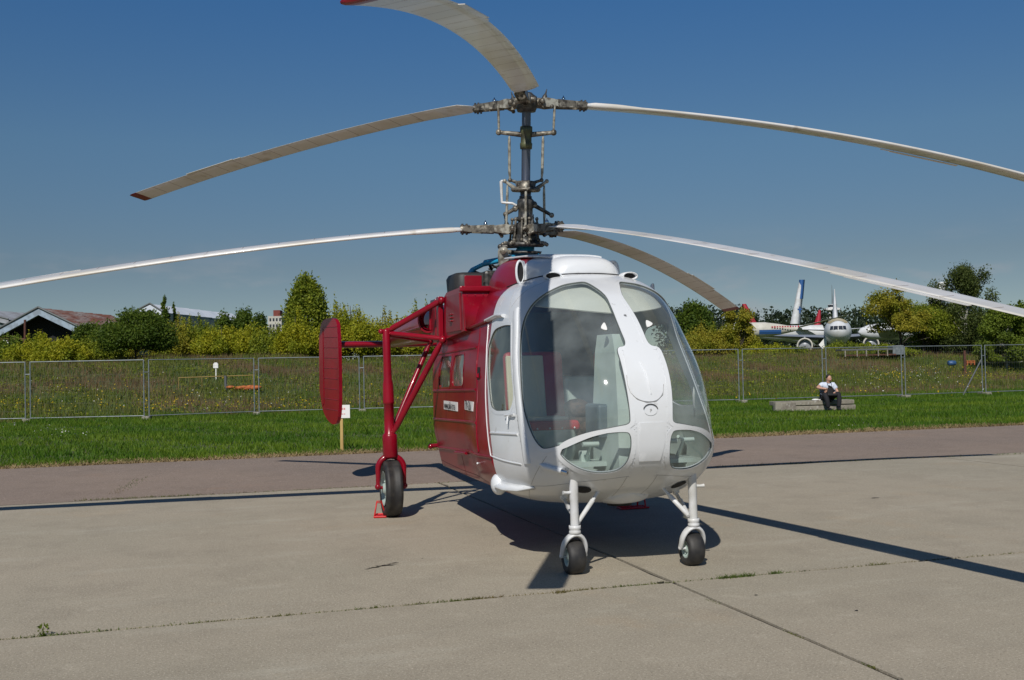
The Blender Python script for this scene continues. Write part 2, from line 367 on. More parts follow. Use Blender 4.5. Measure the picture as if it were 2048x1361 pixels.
def ground_material(name, base, alt, speck, streak=None, bump=.004, scale=26):
    m = bpy.data.materials.new(name); m.use_nodes = True; nt = m.node_tree; p = nt.nodes['Principled BSDF']; p.inputs['Roughness'].default_value = .88
    p.inputs['Specular IOR Level'].default_value = .25
    t = nt.nodes.new('ShaderNodeTexCoord'); mp_ = nt.nodes.new('ShaderNodeMapping'); mp_.inputs['Rotation'].default_value = (0, 0, -SA)
    nt.links.new(t.outputs['Object'], mp_.inputs[0]); vec = mp_.outputs[0]
    def noise(sc, det, v=vec, ro=.5):
        n = nt.nodes.new('ShaderNodeTexNoise'); n.inputs['Scale'].default_value = sc; n.inputs['Detail'].default_value = det; n.inputs['Roughness'].default_value = ro; nt.links.new(v, n.inputs['Vector']); return n.outputs[0]
    def rng_(x, a, b, c=0., d=1.):
        r = nt.nodes.new('ShaderNodeMapRange'); r.inputs[1].default_value = a; r.inputs[2].default_value = b; r.inputs[3].default_value = c; r.inputs[4].default_value = d; nt.links.new(x, r.inputs[0]); return r.outputs[0]
    def mix(f, a, b):
        x = nt.nodes.new('ShaderNodeMix'); x.data_type = 'RGBA'
        for s_, v in ((6, a), (7, b)):
            if isinstance(v, tuple): x.inputs[s_].default_value = (*v, 1)
            else: nt.links.new(v, x.inputs[s_])
        nt.links.new(f, x.inputs[0]); return x.outputs[2]
    col = mix(rng_(noise(.35, 6), .36, .66), base, alt)
    if streak:
        oi = nt.nodes.new('ShaderNodeObjectInfo'); col = mix(rng_(oi.outputs['Random'], 0, 1, 0, .22), col, tuple(c_ * .72 for c_ in base))
        q = nt.nodes.new('ShaderNodeMapping'); q.inputs['Scale'].default_value = (.6, 1.8, 1); nt.links.new(vec, q.inputs[0])
        col = mix(rng_(noise(.8, 7, q.outputs[0], .7), .54, .70, 0, .55), col, streak)
    col = mix(rng_(noise(1.7, 8, ro=.65), .48, .68, 0, .5), col, tuple(c_ * .70 for c_ in base))
    col = mix(rng_(noise(.55, 7, ro=.7), .58, .70, 0, .55), col, (base[0] * 1.02, base[1] * .92, base[2] * .82))
    col = mix(rng_(noise(4.2, 7, ro=.75), .56, .70, 0, .5), col, speck)
    col = mix(rng_(noise(scale * 3, 3, ro=.8), .54, .66, 0, 1), col, tuple(min(1, c_ * 1.15) for c_ in speck))
    col = mix(rng_(noise(scale * 2.3, 3, ro=.8), .57, .68, 0, .9), col, tuple(c_ * .42 for c_ in base))
    col = mix(rng_(noise(5.5, 6, ro=.7), .67, .74, 0, .35), col, tuple(c_ * .55 for c_ in base))
    nt.links.new(col, p.inputs['Base Color'])
    b = nt.nodes.new('ShaderNodeBump'); b.inputs['Distance'].default_value = bump; b.inputs['Strength'].default_value = .8; nt.links.new(noise(scale * 2, 4), b.inputs['Height']); nt.links.new(b.outputs[0], p.inputs['Normal'])
    return m
M['concrete'] = ground_material('apron_concrete', (.365, .318, .242), (.325, .292, .222), (.47, .42, .33), (.44, .41, .33))
M['asphalt'] = ground_material('pinkish_asphalt', (.262, .202, .158), (.222, .175, .142), (.38, .31, .26), None, .006, 22)
M['soil'] = material('dry_soil', (.16, .12, .075), .95, var=(.10, .085, .05), var_scale=6, bump=.01, bump_scale=12)
M['dirt'] = material('dark_joint_dirt', (.020, .018, .015), .95, var=(.045, .036, .024), var_scale=15)

def terrain_z(x, y):
    q = -sin(SA) * x + cos(SA) * y
    a = cos(SA) * x + sin(SA) * y
    t = np.clip((q - 38.5 - .6 * np.sin(a * .21)) / 24.0, 0, 1); t = t * t * (3 - 2 * t)
    H_ = 2.15 - .35 * np.clip((a + 10) / 40, 0, 1)
    return t * (H_ + .16 * np.sin(a * .33 + 1) + .12 * np.sin(a * .9 + q * .35) + .10 * np.sin(q * .5 + a * .13))
def tz(x, y): return float(terrain_z(np.array([x]), np.array([y]))[0])

# one wide terrain sheet to the horizon
def terrain():
    xs = np.concatenate([np.linspace(-1800, -70, 14)[:-1], np.linspace(-70, 90, 161), np.linspace(90, 1800, 14)[1:]])
    ys = np.concatenate([np.linspace(-900, -6, 8)[:-1], np.linspace(-6, 130, 137), np.linspace(130, 2600, 18)[1:]])
    X, Y = np.meshgrid(xs, ys); Z = terrain_z(X, Y) - .03
    V = np.stack([X.ravel(), Y.ravel(), Z.ravel()], -1); nx = len(xs); i = np.arange(len(ys) - 1)[:, None] * nx + np.arange(nx - 1)[None]
    F = np.stack([i, i + 1, i + nx + 1, i + nx], -1).reshape(-1, 4)
    m = material('meadow_ground', (.075, .105, .022), .95, var=(.11, .105, .035), var_scale=.35, bump=.02, bump_scale=5, second=((.045, .075, .018), 2.0, .45, .6))
    return fast_mesh('ground', V, F, m, smooth=True, kind='structure')
terrain()

apron = part('apron', M['dirt'], None, lambda m: m.add([slab_pt(-34, -14.5, -.012), slab_pt(41, -14.5, -.012), slab_pt(41, 13.50, -.012), slab_pt(-34, 13.50, -.012)], [(0, 1, 2, 3)], False), kind='structure')
r_ = random.Random(21)
def slab(a0, a1, q0, q1):
    g = .016; b = MB(); z0 = r_.uniform(-.0015, .0015)
    n = 26
    def edge(A, B_):
        P = []
        for i in range(n):
            t = i / n; p = A.lerp(B_, t); d = (B_ - A).normalized(); s = Vector((-d.y, d.x, 0)); j = r_.uniform(-.004, .006) if i else 0
            if r_.random() < .05: j += r_.uniform(.01, .028)
            P.append(p + s * j)
        return P
    c_ = [slab_pt(a0 + g, q0 + g, z0), slab_pt(a1 - g, q0 + g, z0), slab_pt(a1 - g, q1 - g, z0), slab_pt(a0 + g, q1 - g, z0)]
    top = [p for i in range(4) for p in edge(c_[i], c_[(i + 1) % 4])]; k = len(top)
    low = [p - Vector((0, 0, .03)) for p in top]
    b.add(top, [tuple(range(k))], False); b.add(top + low, [(k + i, k + (i + 1) % k, (i + 1) % k, i) for i in range(k)], False)
    return b.build('concrete_slab', M['concrete'], apron)
for i in range(-4, 4):
    for (q0, q1) in ((-7.2, -.3), (-.3, 6.62), (6.62, 13.47)):
        slab(3.12 + 7.53 * i, 3.12 + 7.53 * (i + 1), q0, q1)
# asphalt strip
b = MB(); r_ = random.Random(4); N_ = 160; e0 = []; e1 = []
for i in range(N_ + 1):
    a_ = -34 + 75 * i / N_; e0.append(slab_pt(a_, 13.50 + r_.uniform(-.008, .03), -.004)); e1.append(slab_pt(a_, 18.98 + .12 * sin(a_ * .7) + r_.uniform(-.06, .06), -.004))
b.add(e0 + e1, [(i, i + 1, N_ + 2 + i, N_ + 1 + i) for i in range(N_)], False)
b.build('asphalt_strip', M['asphalt'], None, kind='structure')
b = MB(); e0 = [slab_pt(-60 + 130 * i / 200, 18.75 + r_.uniform(-.03, .03), -.010) for i in range(201)]; e1 = [slab_pt(-60 + 130 * i / 200, 19.25 + .1 * sin(i * .35) + r_.uniform(-.1, .12), -.006) for i in range(201)]
b.add(e0 + e1, [(i, i + 1, 202 + i, 201 + i) for i in range(200)], False); b.build('verge', M['soil'], None, kind='structure')

# spalled patch, stains and small stones on the slabs
def patch(name, px, py, w, h, mat, seed, z=.004, n=26, parent=None):
    r2 = random.Random(seed); c_ = on_ground(px, py, z); b = MB(); pts = []
    for i in range(n):
        a = 2 * pi * i / n; k = .6 + .6 * r2.random(); pts.append(c_ + SD * (w * cos(a) * k) + SN * (h * sin(a) * k) + Vector((0, 0, 0)))
    cc = c_.copy(); b.add(pts + [cc], [(i, (i + 1) % n, n) for i in range(n)], False)
    return b.build(name, mat, parent)
for k, (px, py, w, h) in enumerate(((770, 1131, .085, .02), (748, 1135, .05, .015), (790, 1126, .025, .014), (1322, 1165, .03, .02), (1750, 996, .06, .02), (1713, 1221, .012, .010), (1512, 1190, .012, .009), (845, 1117, .010, .008))):
    patch('spalled_spot', px, py, w, h, M['dirt'], k, .0045, parent=apron)
for k in range(10):
    patch('loose_rubble', 735 + k * 6 + rng.uniform(-4, 4), 1137 - k * 1.4, .018, .012, M['concrete'], 60 + k, .009, parent=apron)

# ------------------------------------------------------------------ grass, meadow, flowers
M['grass'] = leaf_material('mown_grass', (.062, .150, .010), (.190, .275, .022), (.095, .185, .014), .45)
M['meadow'] = leaf_material('meadow_grass', (.130, .165, .028), (.20, .185, .050), (.095, .165, .020), .4)
M['dry'] = leaf_material('dry_stalks', (.17, .125, .055), (.25, .175, .09), (.15, .09, .055), .3)
M['straw'] = leaf_material('straw_edge', (.28, .20, .10), (.36, .28, .14), (.20, .15, .07), .2)
M['yellow'] = leaf_material('yellow_flowers', (.55, .38, .01), (.60, .44, .02), None, .2)
M['whitef'] = leaf_material('white_flowers', (.55, .55, .50), (.65, .64, .58), None, .2)
M['weed'] = leaf_material('joint_weeds', (.07, .12, .02), (.12, .15, .03), (.20, .12, .05), .3)

def blades(name, X, Y, Z, hgt, wid, mat, lean=.35, tint=None, **props):
    n = len(X); a = nrng.uniform(0, 2 * pi, n); dx, dy = np.cos(a), np.sin(a); l = nrng.uniform(-lean, lean, (n, 2)) * hgt[:, None]
    V = np.empty((n, 3, 3), np.float32)
    V[:, 0] = np.stack([X - dx * wid, Y - dy * wid, Z], -1); V[:, 1] = np.stack([X + dx * wid, Y + dy * wid, Z], -1)
    V[:, 2] = np.stack([X + l[:, 0], Y + l[:, 1], Z + hgt], -1)
    return fast_mesh(name, V.reshape(-1, 3), np.arange(n * 3).reshape(n, 3), mat, tint=nrng.uniform(0, 1, n) ** 1.3 if tint is None else tint, **props)
def field(n, a0, a1, q0, q1, power=1.0):
    """points in slab coordinates, denser near the camera, inside the view wedge with margin"""
    out = []
    got = 0
    while got < n:
        a = nrng.uniform(a0, a1, n); q = q0 + (q1 - q0) * nrng.uniform(0, 1, n) ** power
        x = cos(SA) * a - sin(SA) * q; y = sin(SA) * a + cos(SA) * q
        k = np.abs(x) < y * .60 + 5; out.append(np.stack([x[k], y[k], a[k], q[k]], -1)); got += k.sum()
    return np.concatenate(out)[:n]
def nz2(x, y, s, seed=0): return (np.sin(x * s + seed) * np.cos(y * s * 1.3 + seed * 2) + np.sin(x * s * 2.3 + y * s * 1.7 + seed * 3) * .5 + np.sin(x * s * .6 - y * s * 2.9 + seed) * .4)
P = field(230000, -40, 60, 19.1, 40.5, 1.25)
h_ = np.clip(.055 + .03 * nz2(P[:, 0], P[:, 1], 1.1, 2) + nrng.uniform(0, .05, len(P)), .02, .2) * (1 + .4 * (P[:, 3] > 34))
tg = np.clip(.45 + .38 * nz2(P[:, 0], P[:, 1], .55, 7) + .25 * nz2(P[:, 0], P[:, 1], 1.9, 3) + nrng.normal(size=len(P)) * .3, 0, 1.3)
blades('mown_grass', P[:, 0], P[:, 1], terrain_z(P[:, 0], P[:, 1]) - .03, h_, nrng.uniform(.008, .018, len(P)), M['grass'], .6, tint=tg, label='short green mown grass strip between the asphalt and the wire fence', category='grass', kind='stuff')
P = field(30000, -40, 60, 18.80, 19.7, 1.6)
blades('dry_grass_edge', P[:, 0], P[:, 1], np.full(len(P), -.01), nrng.uniform(.015, .06, len(P)), np.full(len(P), .012), M['straw'], 1.5, label='straw coloured dry grass edge along the far side of the asphalt strip', category='dry grass', kind='stuff')
P = field(170000, -50, 80, 37.2, 66, .9)
w_ = nz2(P[:, 0], P[:, 1], .35, 5); w2 = nz2(P[:, 0], P[:, 1], .9, 9)
k = nrng.uniform(-1.0, 1.0, len(P)) + (P[:, 3] - 50) * .03 + (P[:, 0] < 5) * .15 < w_ * 1.3 + .40
hh = np.clip(.16 + .09 * w2 + nrng.uniform(0, .18, len(P)), .05, .5) * np.clip((P[:, 3] - 36) / 5, .25, 1)
A = P[k]; blades('meadow_grass', A[:, 0], A[:, 1], terrain_z(A[:, 0], A[:, 1]) - .03, hh[k], nrng.uniform(.012, .028, len(A)), M['meadow'], .5, label='tall uncut green and ochre meadow grass beyond the wire fence', category='meadow grass', kind='stuff')
A = P[~k]; blades('dry_stalks', A[:, 0], A[:, 1], terrain_z(A[:, 0], A[:, 1]) - .03, hh[~k] * 1.15, nrng.uniform(.008, .02, len(A)), M['dry'], .3, label='brown dried weed stalks standing among the meadow grass beyond the fence', category='weeds', kind='stuff')
# leafy tall weeds, darker clumps on the bank
def leafcloud(n, cx, cy, cz, rx, ry, rz, size):
    d = nrng.normal(size=(n, 3)); d /= np.linalg.norm(d, axis=1)[:, None]; r = nrng.uniform(.35, 1, n) ** .5
    P_ = np.stack([cx + d[:, 0] * rx * r, cy + d[:, 1] * ry * r, cz + d[:, 2] * rz * r], -1); return P_
def leaf_quads(P_, size, up=.3):
    n = len(P_); u = nrng.normal(size=(n, 3)); u /= np.linalg.norm(u, axis=1)[:, None]; w = nrng.normal(size=(n, 3)); w[:, 2] *= 1 - up
    w -= u * (u * w).sum(1)[:, None]; w /= np.linalg.norm(w, axis=1)[:, None] + 1e-9
    s = (size if np.ndim(size) else np.full(n, size)) * nrng.uniform(.6, 1.35, n); s = s[:, None]
    V = np.stack([P_ - u * s, P_ + w * s * .55, P_ + u * s, P_ - w * s * .55], 1).reshape(-1, 3)
    return V, np.arange(n * 4).reshape(n, 4)
cl_ = []
Pw = field(900, -45, 75, 39.5, 62)
for x, y, a, q in Pw:
    s = nrng.uniform(.35, 1.0); cl_.append(leafcloud(int(90 * s), x, y, tz(x, y) + .12 * s, s * 1.1, s * .6, .24 * s, 1))
Pn = np.concatenate(cl_); V, F = leaf_quads(Pn, .045)
fast_mesh('tall_weeds', V, F, LEAF['mid'], tint=nrng.uniform(0, 1, len(F)), label='leafy dark green weed clumps scattered over the rising meadow', category='weeds', kind='stuff')
def flowers(name, mat, n, zones, size, label):
    out = []
    for px, py, wx, wy, nn in zones:
        for _ in range(nn):
            x_ = px + nrng.normal() * wx; y_ = py + nrng.normal() * wy; best = None
            v = pixray(x_, y_); 
            for Y in np.arange(34, 64, .5):
                X = v.x / v.y * Y; z = CAM_H + v.z / v.y * Y
                if z <= tz(X, Y) + .38: best = (X, Y, tz(X, Y) + .38 + nrng.uniform(-.1, .08)); break
            if best: out.append(best)
    V, F = leaf_quads(np.array(out), size)
    fast_mesh(name, V, F, mat, tint=nrng.uniform(0, 1, len(F)), label=label, category='flowers', kind='stuff')
flowers('yellow_flowers', M['yellow'], 0, [(40, 805, 40, 6, 90), (180, 790, 90, 22, 130), (330, 806, 60, 8, 110), (560, 803, 60, 8, 150), (480, 770, 160, 20, 90), (800, 795, 50, 12, 50), (1480, 735, 30, 12, 50), (1790, 750, 22, 4, 110), (1960, 745, 45, 8, 120), (1860, 765, 90, 18, 70), (1560, 770, 100, 20, 50)], .032, 'small yellow flower heads scattered in the meadow grass')
flowers('white_flowers', M['whitef'], 0, [(130, 780, 90, 18, 50), (480, 800, 90, 12, 45), (1800, 745, 50, 8, 120), (1740, 765, 30, 8, 50), (1900, 760, 60, 14, 50), (430, 760, 100, 20, 30)], .026, 'small white flower heads scattered in the meadow grass')
# clover specks in the mown strip
out = []
for px, py, n in ((90, 860, 16), (140, 862, 14), (60, 852, 8), (1690, 850, 5), (230, 845, 5)):
    for _ in range(n): p = on_ground(px + nrng.normal() * 22, py + nrng.normal() * 5, .09); out.append((p.x, p.y, .09))
V, F = leaf_quads(np.array(out), .022); fast_mesh('clover_blooms', V, F, M['whitef'], tint=nrng.uniform(0, 1, len(F)), label='scattered white clover blooms in the mown grass left of the helicopter', category='flowers', kind='stuff')

# weeds growing in the apron joints
js = []; jl = []
def weeds_along(p0, p1, n, hmax, spread, clump):
    for _ in range(n):
        t = nrng.uniform(0, 1)
        if clump: t = min(1, max(0, clump[nrng.integers(len(clump))] + nrng.normal() * .012))
        p = p0.lerp(p1, t); js.append((p.x + nrng.normal() * spread, p.y + nrng.normal() * spread, nrng.uniform(.004, hmax)))
J0, J1 = on_ground(0, 1280), on_ground(2048, 1104.5)
weeds_along(J0, J1, 800, .022, .012, [.02, .03, .05, .07, .16, .22, .30, .34, .37, .385, .39, .40, .50, .54, .57])
weeds_along(J0, J1, 700, .016, .010, None)
weeds_along(on_ground(1440, 1158), on_ground(1505, 1152), 260, .035, .014, None)
weeds_along(on_ground(1540, 1148), on_ground(1560, 1146), 60, .03, .012, None)
weeds_along(on_ground(1740, 1131), on_ground(1772, 1129), 50, .03, .012, None)
weeds_along(on_ground(1110, 1188), on_ground(1135, 1184), 90, .03, .012, None)
weeds_along(on_ground(1325, 1163), on_ground(1810, 1361), 260, .012, .008, [.02, .26, .62, .65, .9, .3])
weeds_along(on_ground(150, 1001.5), on_ground(420, 990), 500, .03, .04, None)
weeds_along(on_ground(420, 990), on_ground(1000, 961), 420, .03, .03, None)
weeds_along(on_ground(1430, 934), on_ground(2048, 908), 900, .035, .04, None)
weeds_along(on_ground(225, 988), on_ground(290, 955), 120, .03, .05, None)
js = np.array(js); o = blades('joint_weeds', js[:, 0], js[:, 1], np.full(len(js), -.004), js[:, 2], np.full(len(js), .004), M['weed'], 1.2, label='short green and brown weeds sprouting along the joints of the apron', category='weeds', kind='stuff')
pw = on_ground(86, 1272); wd_ = thing('weed_plant', 'small leafy weed growing from the front joint at the left of the apron', 'weed', pw)
P_ = leafcloud(70, 0, 0, .035, .035, .03, .04, 1); V, F = leaf_quads(P_, .010); fast_mesh('leaves', V, F, LEAF['bright'], parent=wd_, tint=nrng.uniform(0, 1, len(F)))
part('stem', M['bark'], wd_, lambda m: m.tube([(0, 0, 0), (.003, 0, .05)], .002, 6))

# ------------------------------------------------------------------ trees
def tree(name, label, kind, loc, w, h, n, leaf, seed, cat='tree', group=None, base=.06, lsize=.11, trunk=True, bark='bark'):
    r2 = random.Random(seed); t = thing(name, label, cat, loc, r2.uniform(0, 6.28), group)
    lob = []; hw = w / 2
    if kind == 'bush':            # many upright leafy shoots
        for k in range(44):
            a = r2.uniform(0, 2 * pi); rr = hw * sqrt(r2.random()) * .95; hh = h * (1 - .42 * (rr / hw) ** 2) * (r2.uniform(.70, 1.02) if k else 1.08)
            lob.append((rr * cos(a), rr * sin(a), hh * r2.uniform(.42, .62), hw * r2.uniform(.16, .34), hw * r2.uniform(.16, .34), hh * r2.uniform(.25, .38)))
            if k % 2 == 0: lob.append((rr * cos(a), rr * sin(a), hh * .82, hw * .08, hw * .08, hh * .18))
    elif kind == 'round':
        for k in range(30):
            a = r2.uniform(0, 2 * pi); e = r2.uniform(-.55, 1); rr = .66 * hw * sqrt(max(0, 1 - e * e)); lob.append((rr * cos(a), rr * sin(a), h * (.52 + .36 * e), hw * .42, hw * .42, h * .17))
    elif kind == 'birch':
        for k in range(60):
            z = r2.uniform(.12, .97); rr = hw * 1.45 * (1 - abs(z - .45) ** 1.6 * 1.8) * r2.uniform(.1, 1.0); a = r2.uniform(0, 2 * pi)
            lob.append((rr * cos(a), rr * sin(a), h * z, hw * .26, hw * .26, h * .10))
    elif kind == 'loose':
        for k in range(46):
            z = r2.uniform(.12, .95); rr = hw * sqrt(max(.05, 1 - ((z - .5) / .55) ** 2)) * r2.uniform(.3, .95); a = r2.uniform(0, 2 * pi)
            lob.append((rr * cos(a), rr * sin(a), h * z, hw * r2.uniform(.16, .30), hw * r2.uniform(.16, .30), h * r2.uniform(.06, .13)))
    elif kind == 'cone':
        for k in range(26):
            z = k / 26; rr = hw * (1 - z) * .9; a = r2.uniform(0, 2 * pi); lob.append((rr * cos(a), rr * sin(a), h * (.08 + .9 * z), hw * (.6 - .5 * z), hw * (.6 - .5 * z), h * .05))
    vol = np.array([l[3] * l[4] + l[3] * l[5] for l in lob]); vol /= vol.sum(); ps = []
    for l, f in zip(lob, vol):
        m_ = max(8, int(n * f)); d = nrng.normal(size=(m_, 3)); d /= np.linalg.norm(d, axis=1)[:, None]; rr = nrng.uniform(.1, 1.0, m_) ** .5 * (1 + .22 * nrng.normal(size=m_))
        q = np.array(l[:3]) + d * np.array(l[3:]) * rr[:, None]
        if kind == 'birch': q[:, 2] -= np.abs(nrng.normal(size=m_)) * h * .045
        if kind == 'bush':
            c_ = np.array([l[0], l[1], 0]); tt = np.clip(q[:, 2] / h, 0, 1)[:, None]; q[:, :2] = c_[:2] + (q[:, :2] - c_[:2]) * (1.1 - .45 * tt ** 2)
        ps.append(q)
    Pn = np.concatenate(ps); Pn = Pn[Pn[:, 2] > base * h * .3]
    # sprays that break the outline
    V, F = leaf_quads(Pn, lsize, .2)
    fast_mesh('crown', V, F, LEAF[leaf], parent=t, tint=nrng.uniform(0, 1, len(F)) ** 1.2)
    if trunk:
        def tr(m):
            tops = [0, 0, h * .8]
            m.tube([(0, 0, -.3), (.02, .01, h * .2), (r2.uniform(-.05, .05) * h * .3, r2.uniform(-.05, .05) * h * .3, h * .5), (0, 0, h * .85)], [.024 * h, .018 * h, .012 * h, .004 * h], 7)
            for l in lob[::3]:
                m.tube([(0, 0, max(.12 * h, l[2] * .45)), (l[0] * .5, l[1] * .5, l[2] * .8), (l[0], l[1], l[2])], [.009 * h, .006 * h, .002 * h], 5)
        part('trunk', M[bark], t, tr)
    return t
def place(px, ytop, wpx, Y):
    """foot, width and height of a tree at depth Y whose top is seen at a pixel"""
    p = at(px, ytop, Y); z0 = tz(p.x, Y); return Vector((p.x, Y, z0 - .05)), wpx / CAM_F * Y, p.z - z0 + .05

TREES = [ # kind, px, ytop, width px, depth, leaf, n, label, category
 ('bush', 25, 655, 90, 66, 'bright', 2600, 'leafy green shrub at the far left before the red lattice of the hangar', 'shrub'),
 ('bush', 85, 648, 100, 64, 'yellowing', 3600, 'yellow green willow shrub under the dark hangar gable', 'shrub'),
 ('bush', 135, 668, 70, 62, 'yellowing', 2600, 'low yellow shrub below the right eave of the dark hangar', 'shrub'),
 ('round', 178, 645, 62, 70, 'dark', 3000, 'small very dark green tree against the rusty hangar roof', 'tree'),
 ('bush', 205, 652, 70, 66, 'mid', 2600, 'green shrub between the rusty roof and the large dark bush', 'shrub'),
 ('round', 270, 622, 150, 60, 'dark', 9000, 'large round dark green bush, the biggest at the left of the fence line', 'bush'),
 ('bush', 352, 625, 80, 68, 'bronze', 3600, 'bronze tinted shrub just right of the large dark bush', 'shrub'),
 ('bush', 235, 634, 60, 72, 'bronze', 2400, 'thin bronze shrub rising between the rusty roof and the large dark bush', 'shrub'),
 ('bush', 372, 628, 70, 72, 'yellowing', 3000, 'yellow shrub under the middle of the white hangar roof', 'shrub'),
 ('cone', 329, 590, 48, 120, 'dark', 1600, 'small dark conifer rising before the white hangar roof', 'conifer'),
 ('cone', 347, 606, 32, 122, 'dark', 900, 'slim dark conifer close beside the taller one before the white roof', 'conifer'),
 ('bush', 398, 624, 80, 69, 'mid', 3600, 'olive green shrub before the right end of the white hangar roof', 'shrub'),
 ('bush', 442, 638, 76, 66, 'yellowing', 3600, 'yellow green shrub right of the white hangar roof', 'shrub'),
 ('round', 448, 622, 34, 120, 'dark', 1300, 'dark distant tree just right of the white hangar roof', 'tree'),
 ('round', 485, 617, 60, 122, 'dark', 2200, 'broad dark distant tree between the white roof and the pale tower block', 'tree'),
 ('round', 518, 622, 34, 121, 'dark', 1200, 'dark distant tree left of the pale tower block', 'tree'),
 ('bush', 500, 635, 84, 67, 'yellowing', 4200, 'bright yellow green shrub below the broad distant tree', 'shrub'),
 ('bush', 552, 640, 80, 66, 'mid', 3600, 'green and gold shrub below the pale tower block', 'shrub'),
 ('round', 612, 556, 80, 105, 'mid', 6500, 'tall rounded green tree standing high above the yellow shrubs at left', 'tree'),
 ('bush', 590, 618, 66, 64, 'yellowing', 3600, 'golden green shrub just left of the red tail fin', 'shrub'),
 ('bush', 645, 628, 76, 66, 'yellowing', 3600, 'golden shrub directly behind the top of the red tail fin', 'shrub'),
 ('bush', 700, 592, 110, 66, 'yellowing', 7000, 'tall spreading yellow green tree right of the red tail fin', 'tree'),
 ('bush', 765, 606, 84, 68, 'bronze', 4200, 'olive tree behind the top of the main gear leg', 'tree'),
 ('bush', 828, 596, 90, 67, 'yellowing', 4800, 'yellow green tree behind the red tail boom', 'tree'),
 ('bush', 885, 612, 80, 69, 'yellowing', 3000, 'yellow green tree behind the red stub wing', 'tree'),
 ('bush', 950, 620, 90, 68, 'mid', 2000, 'green shrub hidden behind the red cabin', 'shrub'),
 ('round', 1385, 606, 80, 110, 'dark', 3400, 'dark green tree top just right of the glazed nose', 'tree'),
 ('bush', 1395, 642, 90, 76, 'bronze', 4600, 'bronze yellow shrub right beside the glazed nose', 'shrub'),
 ('bush', 1445, 630, 84, 74, 'bronze', 4600, 'bronze shrub under the tip of the drooping rotor blade', 'shrub'),
 ('loose', 1478, 622, 80, 72, 'bronze', 3600, 'thin bronze leaved tree in front of the left airliner fuselage', 'tree'),
 ('bush', 1530, 680, 84, 70, 'yellowing', 3200, 'yellow shrub below the white airliner with the blue band', 'shrub'),
 ('bush', 1580, 690, 60, 72, 'mid', 1300, 'low green shrub left of the hanging jet engine', 'shrub'),
 ('bush', 1690, 676, 70, 78, 'mid', 1800, 'low dark shrub under the nose of the centre airliner', 'shrub'),
 ('bush', 1742, 680, 80, 80, 'mid', 1800, 'low green shrub right of the centre airliner nose', 'shrub'),
 ('loose', 1798, 566, 135, 68, 'bronze', 7000, 'broad bronze and green tree right of the centre airliner', 'tree'),
 ('round', 1845, 610, 120, 70, 'mid', 6500, 'dense green tree between the bronze tree and the tall birch', 'tree'),
 ('bush', 1775, 690, 90, 66, 'mid', 2600, 'green undergrowth at the foot of the broad bronze tree', 'shrub'),
 ('birch', 1928, 532, 110, 70, 'birch', 9000, 'tall drooping birch, the highest tree on the right', 'birch tree'),
 ('birch', 1905, 600, 90, 72, 'birch', 4500, 'lower drooping birch leaning against the tallest one', 'birch tree'),
 ('bush', 1900, 660, 120, 74, 'dark', 4200, 'dark undergrowth at the foot of the tall birch', 'shrub'),
 ('loose', 2010, 610, 130, 60, 'bright', 7500, 'bright green young tree with a pale trunk at the right edge', 'tree'),
 ('cone', 2040, 600, 40, 100, 'dark', 1200, 'dark pointed tree top at the right edge of the picture', 'conifer'),
 ('round', 1975, 632, 60, 90, 'mid', 2200, 'green tree between the birch and the bright young tree', 'tree'),
]
for i, (kd, px, yt, wp, Y, lf, n, lab, cat) in enumerate(TREES):
    loc, w, h = place(px, yt, wp, Y)
    nm = {'shrub': 'shrub', 'bush': 'bush', 'conifer': 'conifer', 'birch tree': 'birch_tree'}.get(cat, 'tree')
    tree(nm, lab, kd, loc, w * (1.35 if kd == 'bush' else 1.08), h, int(n * 3.6), lf, i + 3, cat, 'trees and shrubs beyond the fence', lsize=.068 if Y < 80 else .14, bark='birch_bark' if cat == 'birch tree' or px == 2010 else 'bark', base=.5 if px == 2010 else (1.1 if px == 1798 else .06))
# far wood as one mass
Pf = []
for i in range(150):
    px = 1330 + 740 * i / 150 + nrng.normal() * 2; Y = nrng.uniform(330, 420); yt = 616 + 5 * sin(i * .7) + nrng.normal() * 3.5 + (6 if px > 1500 else 0); p = at(px, yt, Y)
    z1 = p.z; s = nrng.uniform(3, 5)
    for k in range(4): Pf.append(leafcloud(70, p.x + nrng.normal() * 2, Y + nrng.normal() * 3, z1 - s * .9 - k * 4.2, s, s, s * 1.05, 1))
Pf = np.concatenate(Pf); V, F = leaf_quads(Pf, .62); fast_mesh('far_wood', V, F, LEAF['forest'], tint=nrng.uniform(0, 1, len(F)), label='dark line of distant forest behind the parked airliners', category='forest', kind='stuff')
Pf = []
for i in range(60):
    px = -60 + 1100 * i / 60; Y = nrng.uniform(180, 240); p = at(px, 655 + nrng.normal() * 3, Y); s = nrng.uniform(2.5, 4)
    for k in range(3): Pf.append(leafcloud(50, p.x, Y, p.z - s - k * 3, s, s, s, 1))
Pf = np.concatenate(Pf); V, F = leaf_quads(Pf, .45); fast_mesh('far_thicket', V, F, LEAF['dark'], tint=nrng.uniform(0, 1, len(F)), label='dark distant thicket filling gaps behind the shrubs on the left', category='thicket', kind='stuff')

